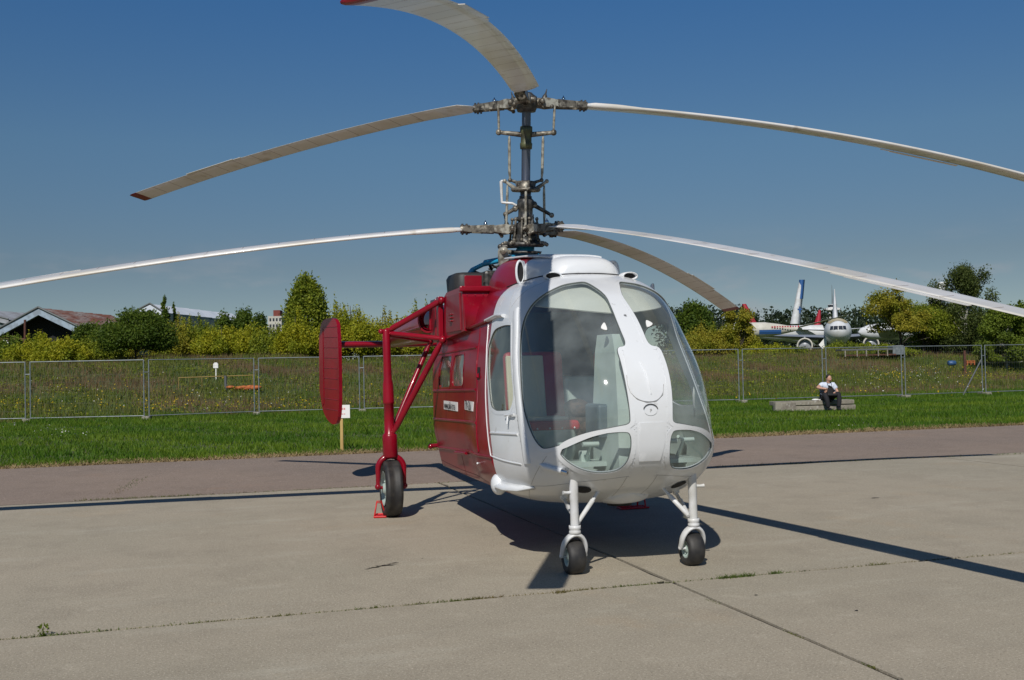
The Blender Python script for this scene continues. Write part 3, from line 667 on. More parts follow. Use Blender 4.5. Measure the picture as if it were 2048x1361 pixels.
# ------------------------------------------------------------------ wire fence of separate panels
FP = [(-23.3, 34.2), (-19.5, 34.75), (-15.75, 35.05), (-11.95, 35.20), (-8.80, 37.05), (-5.30, 37.85), (-1.9, 38.16), (1.5, 38.48), (4.88, 38.80), (8.26, 39.1), (11.55, 40.0), (14.8, 40.9), (18.45, 42.3), (22.2, 43.3)]
FN = ['leftmost fence panel in view, cut by the left edge', 'second fence panel from the left edge of the photo', 'fence panel before the large round dark bush', 'fence panel left of the twin posts nearest the orange rubble', 'fence panel behind the red tail fin and white notice',
      'fence panel behind the red main gear leg', 'fence panel behind the gear struts left of the cabin', 'fence panel hidden behind the cabin', 'fence panel seen past the glazed nose', 'fence panel left of the seated man', 'fence panel right behind the seated man', 'fence panel with the dark slanting brace', 'rightmost fence panel under the bright young tree']
HF = 1.93
for i in range(len(FP) - 1):
    p0, p1 = Vector((*FP[i], 0)), Vector((*FP[i + 1], 0)); d = (p1 - p0); Lp = d.length; d.normalize(); Lp -= .16
    f = thing('mesh_fence', 'galvanised steel mesh ' + FN[i], 'mesh fence', p0 + d * .08, atan2(d.y, d.x), 'mesh fence panels along the grass')
    part('post', M['galv'], f, lambda m: m.tube([(0, 0, -.02), (0, 0, HF)], .020, 10)); part('post', M['galv'], f, lambda m: m.tube([(Lp, 0, -.02), (Lp, 0, HF)], .020, 10))
    part('top_rail', M['galv'], f, lambda m: m.tube([(0, 0, HF - .01), (Lp, 0, HF - .01)], .016, 8)); part('bottom_rail', M['galv'], f, lambda m: m.tube([(0, 0, .10), (Lp, 0, .10)], .016, 8))
    def wires(m):
        n = int(Lp / .11)
        for k in range(1, n):
            x = Lp * k / n; m.tube([(x, 0, .10), (x, 0, HF - .01)], .0019, 3, caps=False)
        for k in range(1, 8):
            z = .10 + (HF - .11) * k / 8; m.tube([(0, 0, z), (Lp, 0, z)], .0019, 3, caps=False)
    part('wire_mesh', M['galv_dark'], f, wires, kind='stuff')
    part('panel_clamp', M['galv'], f, lambda m: m.box((-.08, 0, 1.52), (.17, .05, .03), bev=.006))
FL = ['before the left shrubs at the leftmost twin posts', 'under the posts before the dark hangar gable', 'under the twin posts left of the large dark bush', 'under the twin posts below the large dark bush', 'under the twin posts left of the red tail fin', 'under the twin posts between the tail fin and the gear leg', 'behind the gear struts', 'behind the red cabin', 'behind the cockpit', 'under the single post right of the glazed nose', 'behind the seated man', 'under the twin posts right of the seated man', 'under the twin posts by the slanting brace']
for i, (x, y) in enumerate(FP[:-1]):
    if i in (6, 7, 8): continue
    o = part('ballast_block', M['old_concrete'], None, lambda m: m.box((0, 0, .05), (.24, .62, .11), bev=.02)); o.location = (x, y, -.02); o.rotation_euler = (0, 0, .2)
    tag(o, 'grey concrete fence block ' + FL[i], 'concrete block', 'concrete blocks under the fence')
a_, b_2 = at(1678 / 1 + 0, 0, 1), None
fb = part('leaning_pole', M['galv_dark'], None, lambda m: m.tube([Vector((17.2, 41.3, .02)), Vector((18.3, 42.15, 1.35))], .03, 8)); tag(fb, 'dark slanting steel brace leaning on the right part of the fence', 'pole')

# ------------------------------------------------------------------ notice on a stake, man on concrete slabs, meadow oddments
s0 = on_ground(684, 900); dS = s0.y
nt_ = thing('notice_stake', 'white paper notice with red print on a yellow wooden stake behind the tail fin', 'notice', s0)
part('stake', M['wood'], nt_, lambda m: m.box((0, 0, .27), (.055, .03, .62), bev=.004))
part('notice_board', M['plate'], nt_, lambda m: m.box((-.03, -.022, .70), (.38, .012, .24), bev=.002))
for k, (t_, z_, s_) in enumerate((('\u041d\u0415 \u0422\u0420\u041e\u0413\u0410\u0422\u042c', .75, .05), ('\u0440\u0443\u043a\u0430\u043c\u0438', .70, .04), ('\u044d\u043a\u0441\u043f\u043e\u043d\u0430\u0442', .65, .04))[:0]): pass
part('notice_print', M['red_ink'], nt_, lambda m: [m.box((-.03 + x, -.030, z), (w, .001, .012)) for z in (.76, .74, .655) for x, w in ((-.11, .03), (-.065, .045), (-.01, .05), (.045, .04), (.09, .03))])

def slabs():
    c0 = on_ground(1620, 822); Y = c0.y
    x0 = (1537 - 1024) / CAM_F * Y; x1 = (1702 - 1024) / CAM_F * Y
    t = Vector((1, .10, 0)).normalized(); mid = Vector(((x0 + x1) / 2 + .1, Y + .35, 0)); R = Matrix.Rotation(.10, 3, 'Z'); Lx = (x1 - x0)
    for k, (z, h, w, off, lab) in enumerate(((.065, .15, Lx * .97, .06, 'lower long weathered concrete slab lying in the grass under the seated man'), (.225, .12, Lx * .99, 0, 'upper long weathered concrete slab on which the man in the pale shirt sits'))):
        o = part('concrete_beam', M['old_concrete'], None, lambda m: m.box((0, 0, 0), (w, .55, h), bev=.012)); o.location = mid + Vector((off, 0, z)); o.rotation_euler = (0, rad(-.3), .10); tag(o, lab, 'concrete slab')
    o = part('concrete_beam', M['old_concrete'], None, lambda m: m.box((0, 0, 0), (.62, .20, .26), bev=.02)); o.location = mid + Vector((-Lx / 2 + .30, -.42, .13)); o.rotation_euler = (0, 0, .12); tag(o, 'short square concrete block standing before the left end of the long slabs', 'concrete block')
    return mid
mid = slabs()
def skin_obj(name, V, E, R, mat, parent, sub=2, root=0):
    me = bpy.data.meshes.new(name); me.from_pydata(V, E, []); o = bpy.data.objects.new(name, me); C.objects.link(o)
    sk = o.modifiers.new('skin', 'SKIN'); sk.use_smooth_shade = True
    for i, r in enumerate(R):
        me.skin_vertices[0].data[i].radius = (r, r) if not isinstance(r, tuple) else r
    me.skin_vertices[0].data[root].use_root = True
    ss = o.modifiers.new('sub', 'SUBSURF'); ss.levels = sub; ss.render_levels = sub
    me.materials.append(mat); dg = bpy.context.evaluated_depsgraph_get(); m2 = bpy.data.meshes.new_from_object(o.evaluated_get(dg)); o.modifiers.clear(); o.data = m2
    for p_ in m2.polygons: p_.use_smooth = True
    if parent: o.parent = parent
    return o
pp = at(1657, 815, mid.y - .25); man = thing('person', 'man in pale blue shirt and black trousers sitting on concrete slabs', 'person', (pp.x, mid.y - .12, .0), rad(6))
# local axes: x to image right, -y towards the camera
skin_obj('body', [(0, .02, .36), (0, -.02, .52), (0, -.055, .66), (0, -.08, .74), (0, -.12, .83), (-.17, -.07, .745), (-.36, -.16, .665), (-.13, -.34, .625), (.17, -.08, .745), (.25, -.20, .52), (.06, -.36, .50)],
         [(0, 1), (1, 2), (2, 3), (3, 4), (3, 5), (5, 6), (6, 7), (3, 8), (8, 9), (9, 10)], [.11, .11, .11, .07, .045, .052, .046, .030, .052, .046, .030], M['skin'], man)
skin_obj('shirt', [(0, .03, .36), (0, -.01, .50), (0, -.06, .64), (0, -.085, .755), (-.16, -.07, .745), (-.285, -.115, .705), (.16, -.08, .745), (.235, -.15, .60)],
         [(0, 1), (1, 2), (2, 3), (3, 4), (4, 5), (3, 6), (6, 7)], [(.18, .16), (.19, .165), (.19, .155), (.135, .115), .085, .074, .085, .076], M['shirt'], man)
skin_obj('trousers', [(0, .02, .36), (-.10, -.05, .38), (-.19, -.36, .47), (-.15, -.40, .25), (-.12, -.38, .07), (.10, -.05, .38), (.20, -.38, .50), (.20, -.42, .27), (.17, -.42, .08)],
         [(0, 1), (1, 2), (2, 3), (3, 4), (0, 5), (5, 6), (6, 7), (7, 8)], [.15, .11, .085, .07, .062, .11, .085, .07, .062], M['trousers'], man)
hd = part('head', M['skin'], man, lambda m: (m.ball((.015, -.15, .925), .088, 10, (.82, .95, 1.18)), m.ball((.03, -.222, .895), .035, 6, (1.1, .7, .7)), m.tube([(.035, -.235, .945), (.042, -.255, .915)], [.010, .016], 6), m.ball((-.06, -.14, .92), .018, 5, (.5, 1, 1.3)), m.ball((.088, -.15, .92), .018, 5, (.5, 1, 1.3)), m.tube([(0, -.12, .80), (.01, -.14, .87)], [.055, .055], 12)))
part('hair', M['hair'], man, lambda m: (m.ball((.008, -.128, .955), .094, 10, (.84, .90, 1.0))))
part('eye', M['hair'], hd, lambda m: [m.ball((x, -.228, .942), .008, 4, (1.4, .6, .7)) for x in (.008, .062)]); part('mouth', M['seat_red'], hd, lambda m: m.ball((.038, -.245, .878), .016, 5, (1.3, .4, .35)))
for k, (sx_, hx, hy, hz, dx_) in enumerate(((-1, -.13, -.34, .625, 1), (1, .06, -.36, .50, -1))):
    def hand(m):
        c_ = Vector((hx, hy, hz)); d_ = Vector((dx_ * .9, -.25, -.3)).normalized()
        m.tube([c_, c_ + d_ * .045, c_ + d_ * .085], [.026, .038, .034], 10)
        for j in range(4):
            o_ = Vector((0, 0, .024 - .016 * j)); l_ = (.05, .06, .055, .04)[j]
            m.tube([c_ + d_ * .08 + o_, c_ + d_ * (.08 + l_ * .6) + o_ + Vector((0, -.01, 0)), c_ + d_ * (.08 + l_) + o_ + Vector((0, .012, -.008))], [.009, .0085, .007], 6)
        m.tube([c_ + d_ * .03 + Vector((0, -.01, .02)), c_ + d_ * .065 + Vector((0, -.035, .035))], [.011, .008], 6)
    part('hand', M['skin'], man, hand)
part('shoe', M['bag'], man, lambda m: m.ball((-.11, -.45, .04), .1, 8, (.5, 1.25, .45))); part('shoe', M['bag'], man, lambda m: m.ball((.15, -.49, .04), .1, 8, (.5, 1.25, .45)))
part('neck_strap', M['bag'], man, lambda m: (m.tube([(.055, -.13, .83), (.07, -.20, .76), (.03, -.30, .62)], .006, 6), m.tube([(-.045, -.13, .83), (-.05, -.20, .76), (-.02, -.30, .62)], .006, 6)))
part('wrist_watch', M['bag'], man, lambda m: m.tube([(.11, -.325, .505), (.13, -.305, .508)], .036, 10))
bg = part('shoulder_bag', M['bag'], None, lambda m: (m.box((0, 0, 0), (.17, .10, .22), rot=Matrix.Rotation(.2, 3, 'Y'), bev=.03), m.box((0, -.02, .13), (.12, .08, .05), rot=Matrix.Rotation(.5, 3, 'Y'), bev=.015), m.box((.05, 0, -.10), (.30, .12, .08), bev=.03)))
bg.location = man.location + Vector((-.015, -.40, .56)); tag(bg, 'black camera bag held on the lap of the seated man', 'bag')
pb = part('plastic_bag', M['plate'], None, lambda m: (m.ball((0, 0, 0), .09, 7, (1.3, .8, .35)), m.ball((.1, 0, -.01), .05, 6, (1.3, .8, .4)))); pb.location = man.location + Vector((-.34, -.02, .31)); tag(pb, 'crumpled white plastic bag lying on the slab beside the seated man', 'plastic bag')

def gpt(px, py):
    v = pixray(px, py)
    for Y in np.arange(36, 110, .25):
        X = v.x / v.y * Y; z = CAM_H + v.z / v.y * Y
        if z <= tz(X, Y): return Vector((X, Y, tz(X, Y)))
    return Vector((v.x / v.y * 60, 60, tz(v.x / v.y * 60, 60)))
p = gpt(432, 762); s = p.y / CAM_F
o = part('marker_post', M['plate'], None, lambda m: (m.prism([(-.11, 0), (.11, 0), (.11, .18), (.05, .25), (-.05, .25), (-.11, .18)], (0, 0, .55), (1, 0, 0), (0, 0, 1), .05), m.box((0, .02, .3), (.04, .04, .7)))); o.location = p; tag(o, 'small pale marker with a rounded top standing in the meadow at left', 'marker')
o = part('barrier_rail', M['yellow_bar'], None, lambda m: (m.tube([(-1.6, 0, .55), (1.7, 0, .60)], .020, 8), [m.tube([(x, 0, -.1), (x, 0, .56)], .015, 6) for x in (-1.6, -.6, 1.6)])); o.location = gpt(432, 782); tag(o, 'low faded yellow barrier rail in the meadow behind the fence', 'barrier')
o = part('short_post', M['galv_dark'], None, lambda m: m.tube([(0, 0, -.1), (0, 0, .62)], .06, 8)); o.location = gpt(455, 782) + Vector((0, -.3, 0)); tag(o, 'short dark post beside the yellow barrier rail', 'post')
def ora(m):
    r2 = random.Random(8)
    for k in range(9): m.ball((-.6 + .14 * k, r2.uniform(-.1, .1), .14 + r2.uniform(0, .08)), r2.uniform(.12, .2), 5, (1.5, 1, .55))
o = part('orange_rubble', M['orange'], None, ora); o.location = gpt(490, 785); tag(o, 'low heap of orange tarpaulin in the meadow right of the yellow rail', 'tarpaulin heap')
p = at(1745, 712, 64)
o = thing('flatbed_trailer', 'old grey trailer with a row of uprights standing on the bank behind the fence', 'trailer', (p.x, 64, tz(p.x, 64)))
part('deck', M['galv_dark'], o, lambda m: m.box((-.5, 0, .62), (3.0, 1.2, .10), bev=.01)); 
for k in range(5): part('upright', M['old_concrete'], o, lambda m: m.box((-1.8 + .62 * k + .08 * (k % 2), -.6, .40), (.06, .06, .36)))
part('side_box', M['galv'], o, lambda m: m.box((1.35, -.1, .55), (.65, .9, .55), bev=.02)); part('frame_rail', M['rust'], o, lambda m: m.box((-.3, -.55, .30), (3.0, .08, .08)))
for k, (nm, mt, px, lab, sz) in enumerate((('barrel', 'blue_barrel', 1903, 'blue plastic barrel lying on the bank under the tall birch', .28), ('orange_crate', 'orange', 1940, 'orange crate top showing above the bank right of the blue barrel', .34))):
    q = at(px, 712, 60)
    if k == 0: o = part(nm, M[mt], None, lambda m: m.lathe([(-.36, 0), (-.36, sz - .02), (-.34, sz), (-.12, sz), (-.10, sz + .015), (.10, sz + .015), (.12, sz), (.34, sz), (.36, sz - .02), (.36, 0)], (0, 0, .28), (1, .1, 0), 18))
    else: o = part(nm, M[mt], None, lambda m: (m.box((0, 0, .30), (.85, .4, .10), bev=.02), m.box((0, 0, .48), (.85, .4, .10), bev=.02), [m.box((x, 0, .3), (.08, .38, .5)) for x in (-.36, 0, .36)]))
    o.location = (q.x, 60, tz(q.x, 60) + (.22 if k == 0 else .25)); o.scale = (.55, .55, .5); tag(o, lab, 'barrel' if k == 0 else 'crate')
q = at(1929, 712, 57); o = part('rusty_post', M['rust'], None, lambda m: m.box((0, 0, .45), (.10, .10, 1.6))); o.location = (q.x, 57, tz(q.x, 57)); tag(o, 'rusty square post standing between the blue barrel and the orange crate', 'post')

# ------------------------------------------------------------------ hangars, tower block, airliners, tower
M['hangar_dark'] = material('hangar_inside_shade', (.012, .013, .015), .9)
M['hangar_trim'] = material('blue_grey_trim', (.30, .38, .46), .7, var=(.22, .27, .32), var_scale=2)
M['rust_roof'] = material('rusty_roof_sheet', (.20, .075, .045), .8, var=(.28, .24, .22), var_scale=.35, stretch=(3, .6, 1), second=((.13, .05, .035), 1.2, .5, .65))
M['grey_roof'] = material('grey_roof_sheet', (.32, .34, .37), .7, var=(.24, .24, .25), var_scale=.6)
M['white_roof'] = material('white_roof_sheet', (.62, .66, .72), .55, var=(.52, .57, .64), var_scale=.4)
M['wall_grey'] = material('ribbed_wall', (.20, .25, .24), .8, var=(.15, .19, .19), var_scale=1)
M['block'] = material('pale_panel_wall', (.48, .47, .42), .85, var=(.40, .39, .35), var_scale=.5)
M['brick'] = material('red_brown_brick', (.17, .045, .035), .9)
M['pane'] = material('far_window', (.03, .035, .045), .3)
def hangar(px0, pyb0, pxr, pyr, px1, pyb1, Y, depth_vec, name, label, roof, trim, open_front, nsheet=14):
    a, r0, b_ = at(px0, pyb0, Y), at(pxr, pyr, Y), at(px1, pyb1, Y); h = thing(name, label, 'hangar')
    D = Vector(depth_vec); g = tz(a.x, Y) - .2
    for side_, (p0, p1) in enumerate(((a, r0), (r0, b_))):
        for k in range(nsheet):
            s0_ = D * (k / nsheet); s1_ = D * ((k + 1) / nsheet - .004); u = (p1 - p0).normalized(); n_ = u.cross(D.normalized()); n_ = n_ if n_.z > 0 else -n_
            zz = .03 * (k % 2)
            part('roof_sheet', M[roof], h, lambda m: m.add([p0 + s0_ + n_ * zz, p1 + s0_ + n_ * zz, p1 + s1_ + n_ * (zz + .04), p0 + s1_ + n_ * (zz + .04), p0 + s0_ - n_ * .1, p1 + s0_ - n_ * .1, p1 + s1_ - n_ * .1, p0 + s1_ - n_ * .1], [(0, 1, 2, 3), (7, 6, 5, 4), (0, 4, 5, 1), (2, 6, 7, 3), (1, 5, 6, 2), (3, 7, 4, 0)], False))
        u = (p1 - p0); fr = -D.normalized() * .35
        part('gable_trim', M[trim], h, lambda m: m.add([p0 + fr, p1 + fr, p1 + fr - Vector((0, 0, .75)), p0 + fr - Vector((0, 0, .75)), p0, p1, p1 - Vector((0, 0, .75)), p0 - Vector((0, 0, .75))], [(0, 3, 2, 1), (0, 1, 5, 4), (3, 7, 6, 2)], False))
        part('gable_edge', M['galv_dark'], h, lambda m: m.tube([p0 + fr * 1.1 + Vector((0, 0, .1)), p1 + fr * 1.1 + Vector((0, 0, .1))], .12, 6))
    fz = D * (.12 if open_front else .004)
    lo = lambda p_: Vector((p_.x, p_.y, g))
    part('end_wall', M['hangar_dark' if open_front else 'wall_grey'], h, lambda m: m.add([lo(a) + fz, lo(b_) + fz, b_ + fz, r0 + fz, a + fz], [(0, 1, 2, 3, 4)], False))  # open front: near-black sheet paints the shade inside the hangar
    part('side_wall', M['wall_grey'], h, lambda m: m.add([lo(b_), lo(b_) + D, b_ + D, b_], [(0, 1, 2, 3)], False))
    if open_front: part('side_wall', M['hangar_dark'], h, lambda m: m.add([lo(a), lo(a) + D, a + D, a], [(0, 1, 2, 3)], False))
    return h, a, r0, b_
h1, A1, R1_, B1 = hangar(-30, 676, 80, 617, 170, 660, 118, (1.4, 17, 0), 'hangar', 'old open hangar with a rusty red roof and a blue-grey gable edge at left', 'rust_roof', 'hangar_trim', True)
hangar(250, 636, 303, 609, 330, 626, 150, (6, 20, -.5), 'hangar', 'hangar with a white metal roof behind the yellow shrubs', 'white_roof', 'white_roof', False)
hangar(-120, 640, -70, 618, 20, 640, 170, (8, 40, 0), 'hangar', 'low grey-roofed hangar at the far left edge behind the dark gable', 'grey_roof', 'grey_roof', False)
lt = thing('steel_lattice', 'rust red steel lattice frame standing below the dark hangar at the left edge', 'steel frame')
for (x0, y0, x1, y1) in ((-20, 678, 52, 679), (-20, 705, 52, 705), (2, 678, 2, 706), (18, 678, 18, 706), (34, 678, 34, 706), (48, 678, 48, 706), (50, 640, 50, 680)): part('lattice_bar', M['rust'], lt, lambda m: m.tube([at(x0, y0, 110), at(x1, y1, 110)], .12, 6))
for (x0, y0, x1, y1) in ((8, 680, 36, 700), (-5, 704, 14, 704), (20, 700, 40, 704)): part('pale_bar', M['plate'], lt, lambda m: m.tube([at(x0, y0, 109.5), at(x1, y1, 109.5)], .14, 6))
# tower block
bl_ = thing('apartment_block', 'distant pale panel apartment block with a red-brown roof house', 'apartment block'); Yb = 420
c0, c1 = at(536, 633, Yb), at(563, 633, Yb)
part('wall', M['block'], bl_, lambda m: m.box(((c0.x + c1.x) / 2, Yb + 6, c0.z / 2 - 2), (c1.x - c0.x, 12, c0.z + 4)))
part('roof_house', M['brick'], bl_, lambda m: m.box((c1.x - 2.2, Yb + 4, c0.z + 1.2), (2.6, 5, 2.4)))
for k in range(4):
    for j in range(3): part('window', M['pane'], bl_, lambda m: m.box((c0.x + .9 + 1.25 * k, Yb - .02, c0.z - 1.4 - 2.4 * j), (.7, .06, 1.2)))
# control tower
tw = thing('control_tower', 'small white tower with a thin mast above the far forest between the airliner tails', 'tower'); Yt = 430; q = at(1665, 620, Yt)
part('tower_top', M['plate'], tw, lambda m: (m.lathe([(-14, 2.2), (-.4, 2.4), (-.2, 3.4), (.5, 3.4), (.7, 2.4), (.9, 1.7), (1.9, 1.8), (2.0, 2.1), (2.3, 0)], (q.x, Yt, q.z), (0, 0, 1), 8, smooth=False)))
part('glazing', M['pane'], tw, lambda m: m.lathe([(1.0, 1.74), (1.8, 1.84)], (q.x, Yt, q.z), (0, 0, 1), 8, smooth=False)); part('mast', M['galv'], tw, lambda m: m.tube([(q.x, Yt, q.z + 2), (q.x, Yt, q.z + 10)], [.3, .06], 6))

M['jet_white'] = material('airliner_white', (.66, .68, .70), .4, var=(.55, .56, .56), var_scale=.8)
M['jet_grey'] = material('airliner_grey', (.30, .32, .35), .4, metal=.2)
M['jet_cream'] = material('airliner_cream', (.58, .56, .50), .5, var=(.48, .46, .40), var_scale=.8)
M['jet_blue'] = material('airliner_blue', (.03, .10, .28), .4)
M['jet_red'] = material('airliner_red', (.42, .03, .05), .5)
M['jet_pink'] = material('airliner_pink', (.62, .10, .18), .5)
M['jet_teal'] = material('airliner_teal', (.05, .30, .33), .5)
M['dirty_yellow'] = material('stained_cream', (.38, .31, .16), .7, var=(.50, .47, .38), var_scale=.9)
def wing_mesh(m, pts, th):
    """pts: four corners root-le, tip-le, tip-te, root-te"""
    up = Vector((0, 0, th)); p = [Vector(x) for x in pts]
    le = [(p[0] + p[1]) / 2]
    vs = [p[0], p[1], p[2], p[3]]; c0 = p[0].lerp(p[3], .35); c1 = p[1].lerp(p[2], .35)
    m.add([p[0], c0 + up, p[3], c0 - up, p[1], c1 + up * .35, p[2], c1 - up * .35], [(0, 1, 5, 4), (1, 2, 6, 5), (2, 3, 7, 6), (3, 0, 4, 7), (4, 5, 6, 7), (3, 2, 1, 0)], False)
# centre airliner seen nose-on
Yc = 190; q = at(1676.5, 662, Yc); RF = 27.5 / CAM_F * Yc
ac = thing('airliner', 'white jet airliner seen nose-on with a stained cream top and tall white fin', 'airliner', (q.x, Yc, q.z), -rad(16.0), 'stored airliners')
part('fuselage', M['jet_white'], ac, lambda m: m.lathe([(-.2, 0), (-.15, .35 * RF / 2.4), (.2, .42 * RF), (1.0, .66 * RF), (2.2, .85 * RF), (4, .97 * RF), (6, RF), (26, RF), (34, .7 * RF), (40, .2 * RF)], (0, 0, 0), (0, 1, 0), 32))
part('cream_crown', M['dirty_yellow'], ac, lambda m: m.add([Vector((r * 1.012 * RF * sin(a), y, r * 1.012 * RF * cos(a))) for y, r in ((1.5, .76), (2.2, .85), (4, .97), (6, 1.0), (9, 1.0)) for a in [(-.85 + .17 * k) * (1 if y > 2 else .8) for k in range(11)]], [(j * 11 + k, j * 11 + k + 1, (j + 1) * 11 + k + 1, (j + 1) * 11 + k) for j in range(4) for k in range(10)]))
for k, (a0, a1) in enumerate(((-.58, -.36), (-.33, -.02), (.02, .33), (.36, .58))):
    def cw(m):
        prf = ((0, -.2), (.146, -.15), (.42, .2), (.66, 1.0), (.85, 2.2), (.97, 4), (1.0, 6)); P = []
        for xx, zz in ((a0, .10), (a1, .10), (a1 * .92, .36), (a0 * .92, .36)):
            r = min(.99, sqrt(xx * xx + zz * zz)); y = 0
            for (r0, y0), (r1, y1) in zip(prf, prf[1:]):
                if r0 <= r <= r1: y = y0 + (y1 - y0) * (r - r0) / (r1 - r0)
            P.append(Vector((xx * RF, y - .12, zz * RF)))
        m.add(P, [(0, 1, 2, 3)], False)
    part('cockpit_window', M['pane'], ac, cw)
part('nose_mark', M['hangar_dark'], ac, lambda m: [m.ball((x, -.02 + .3, -.28 * RF), .12, 4) for x in (-.12, .28)])
part('tail_fin', M['jet_white'], ac, lambda m: m.loft([[Vector((w * cos(a), y0 + (y1 - y0) * (.5 + .5 * sin(a)), z)) for a in [2 * pi * k / 10 for k in range(10)]] for z, y0, y1, w in ((.6 * RF, 28, 40, .75), (9.6, 35, 42, .12))]))
for sx in (-1, 1):
    part('wing', M['jet_grey'], ac, lambda m: wing_mesh(m, ((sx * RF * .8, 12, -.9), (sx * 17, 21, .2), (sx * 17, 24, .2), (sx * RF * .8, 21, -.9)), .55))
    part('tailplane', M['jet_white'], ac, lambda m: wing_mesh(m, ((sx * RF * .3, 33, 1.0), (sx * 8, 37, 1.5), (sx * 8, 39, 1.5), (sx * RF * .3, 37, 1.0)), .2))
    en = part('engine', M['jet_blue'], ac, lambda m: m.lathe([(.4, 1.35), (1.2, 1.5), (3.6, 1.45), (5.2, .9), (5.4, 0)], (sx * 5.9, 11, -2.35), (0, 1, 0), 24))
    part('intake_lip', M['jet_cream'], en, lambda m: m.lathe([(.6, 1.15), (.1, 1.22), (0, 1.36), (.15, 1.48), (.7, 1.50)], (sx * 5.9, 10.8, -2.35), (0, 1, 0), 24)); part('fan', M['jet_grey'], en, lambda m: (m.lathe([(.9, 1.18), (.8, .3), (.3, 0)], (sx * 5.9, 10.8, -2.35), (0, 1, 0), 24)))
    part('pylon', M['jet_grey'], ac, lambda m: m.box((sx * 5.9, 14, -1.0), (.3, 5, .9)))
    part('main_gear', M['galv_dark'], ac, lambda m: (m.tube([(sx * 3.2, 18, -.9), (sx * 3.2, 18, -3.6)], .3, 8), [m.lathe([(-.25, .3), (-.25, .62), (.25, .62), (.25, .3)], (sx * 3.2 + dx, 18 + dy, -3.7), (1, 0, 0), 14) for dx in (-.5, .5) for dy in (-.7, .7)]))
part('nose_gear', M['galv_dark'], ac, lambda m: (m.tube([(0, 5, -1.5), (0, 5, -3.6)], .2, 8), m.lathe([(-.25, .2), (-.25, .5), (.25, .5), (.25, .2)], (0, 5, -3.8), (1, 0, 0), 14)))
part('tail_prop', M['plate'], ac, lambda m: m.prism([(-1.4, 0), (0, 1.6), (0, -1.5)], (-2.0, 6, -2.3), (1, 0, 0), (0, 0, 1), .1))

def side_airliner(px_nose, px_tail, py, Y, dia_px, label, mats, right_nose, fin, stripe=None):
    q = at((px_nose + px_tail) / 2, py, Y); Lh = abs(px_nose - px_tail) / CAM_F * Y; R = dia_px / 2 / CAM_F * Y; sx = 1 if right_nose else -1
    a = thing('airliner', label, 'airliner', (q.x, Y, q.z), 0, 'stored airliners'); b_, f_, s_ = mats
    part('fuselage', M[b_], a, lambda m: m.lathe([(-Lh / 2, .12 * R), (-Lh / 2 + 3 * R, .72 * R), (-Lh / 2 + 5 * R, R), (Lh / 2 - 3 * R, R), (Lh / 2 - 1.3 * R, .85 * R), (Lh / 2 - .3 * R, .45 * R), (Lh / 2, 0)], (0, 0, 0), (sx, 0, 0), 26))
    if s_:
        z0_, z1_ = stripe; 
        part('side_stripe', M[s_], a, lambda m: m.add([Vector((x, -sqrt(max(0, R * R - (z * R) ** 2)) - .03, z * R)) for x in (-Lh / 2 + 5 * R, Lh / 2 - 3 * R) for z in (z0_, (z0_ + z1_) / 2, z1_)], [(0, 3, 4, 1), (1, 4, 5, 2)], False))
    xt = -sx * Lh / 2
    fx, fz, tip = fin
    part('tail_fin', M[f_], a, lambda m: m.loft([[Vector((xt + sx * x_, w * s2, z)) for x_, s2 in ((x0, 0), ((x0 + x1) / 2, 1), (x1, 0), ((x0 + x1) / 2, -1))] for z, x0, x1, w in ((.7 * R, .3, fx, .3), (fz, -fx * .35, fx * .12, .1))]))
    if tip: part('fin_tip', M[tip], a, lambda m: m.loft([[Vector((xt + sx * x_, w * s2, z)) for x_, s2 in ((x0, 0), ((x0 + x1) / 2, 1), (x1, 0), ((x0 + x1) / 2, -1))] for z, x0, x1, w in ((fz * .62, -fx * .12 - .1, fx * .30, .26), (fz * 1.0 + .1, -fx * .36, fx * .13, .13))]))
    return a, R, Lh, xt, sx
aL, R, Lh, xt, sx = side_airliner(1440, 1604, 660, 175, 30, 'cream airliner with red lettering, a blue band and a blue-tipped fin left of centre', ('jet_cream', 'jet_white', 'jet_blue'), False, (1.9, 7.9, 'jet_blue'), (-.62, -.05))
part('lettering', M['jet_red'], aL, lambda m: [m.box((xt - .9 - .42 * k, -R * .97 - .02, .32 * R), (.24, .03, .20 + .08 * (k % 3 == 0))) for k in range(11)])
part('fin_emblem', M['jet_blue'], aL, lambda m: (m.box((xt - .35, -.26, 3.1), (.22, .05, 1.1)), m.box((xt - .35, -.27, 3.2), (.7, .05, .2))))
aw = part('wing', M['jet_cream'], aL, lambda m: (wing_mesh(m, ((xt - 1, -.8, .3), (xt + 6.2, -4, 2.0), (xt + 6.8, -3, 2.0), (xt + .2, .6, .3)), .12),))
aR, R, Lh, xt, sx = side_airliner(1716, 1885, 663, 160, 34, 'white airliner with a dark blue window line half hidden by the bronze tree', ('jet_white', 'jet_white', 'jet_blue'), False, (3.4, 7.2, None), (-.10, .16))
part('row_of_windows', M['plate'], aR, lambda m: [m.box((-Lh / 2 + 2 + .5 * k, -R - .035, .03 * R), (.2, .03, .22)) for k in range(18)], kind='stuff')
part('wing', M['jet_grey'], aR, lambda m: wing_mesh(m, ((-3.5, -1.2, -.8), (-6.5, -9, .0), (-4.4, -9, .0), (.5, -1.2, -.8)), .3))
q = at(1637, 660, 240); rt = thing('airliner', 'distant airliner with a red fin and pink flank between the two nearer jets', 'airliner', (q.x, 240, q.z), 0, 'stored airliners')
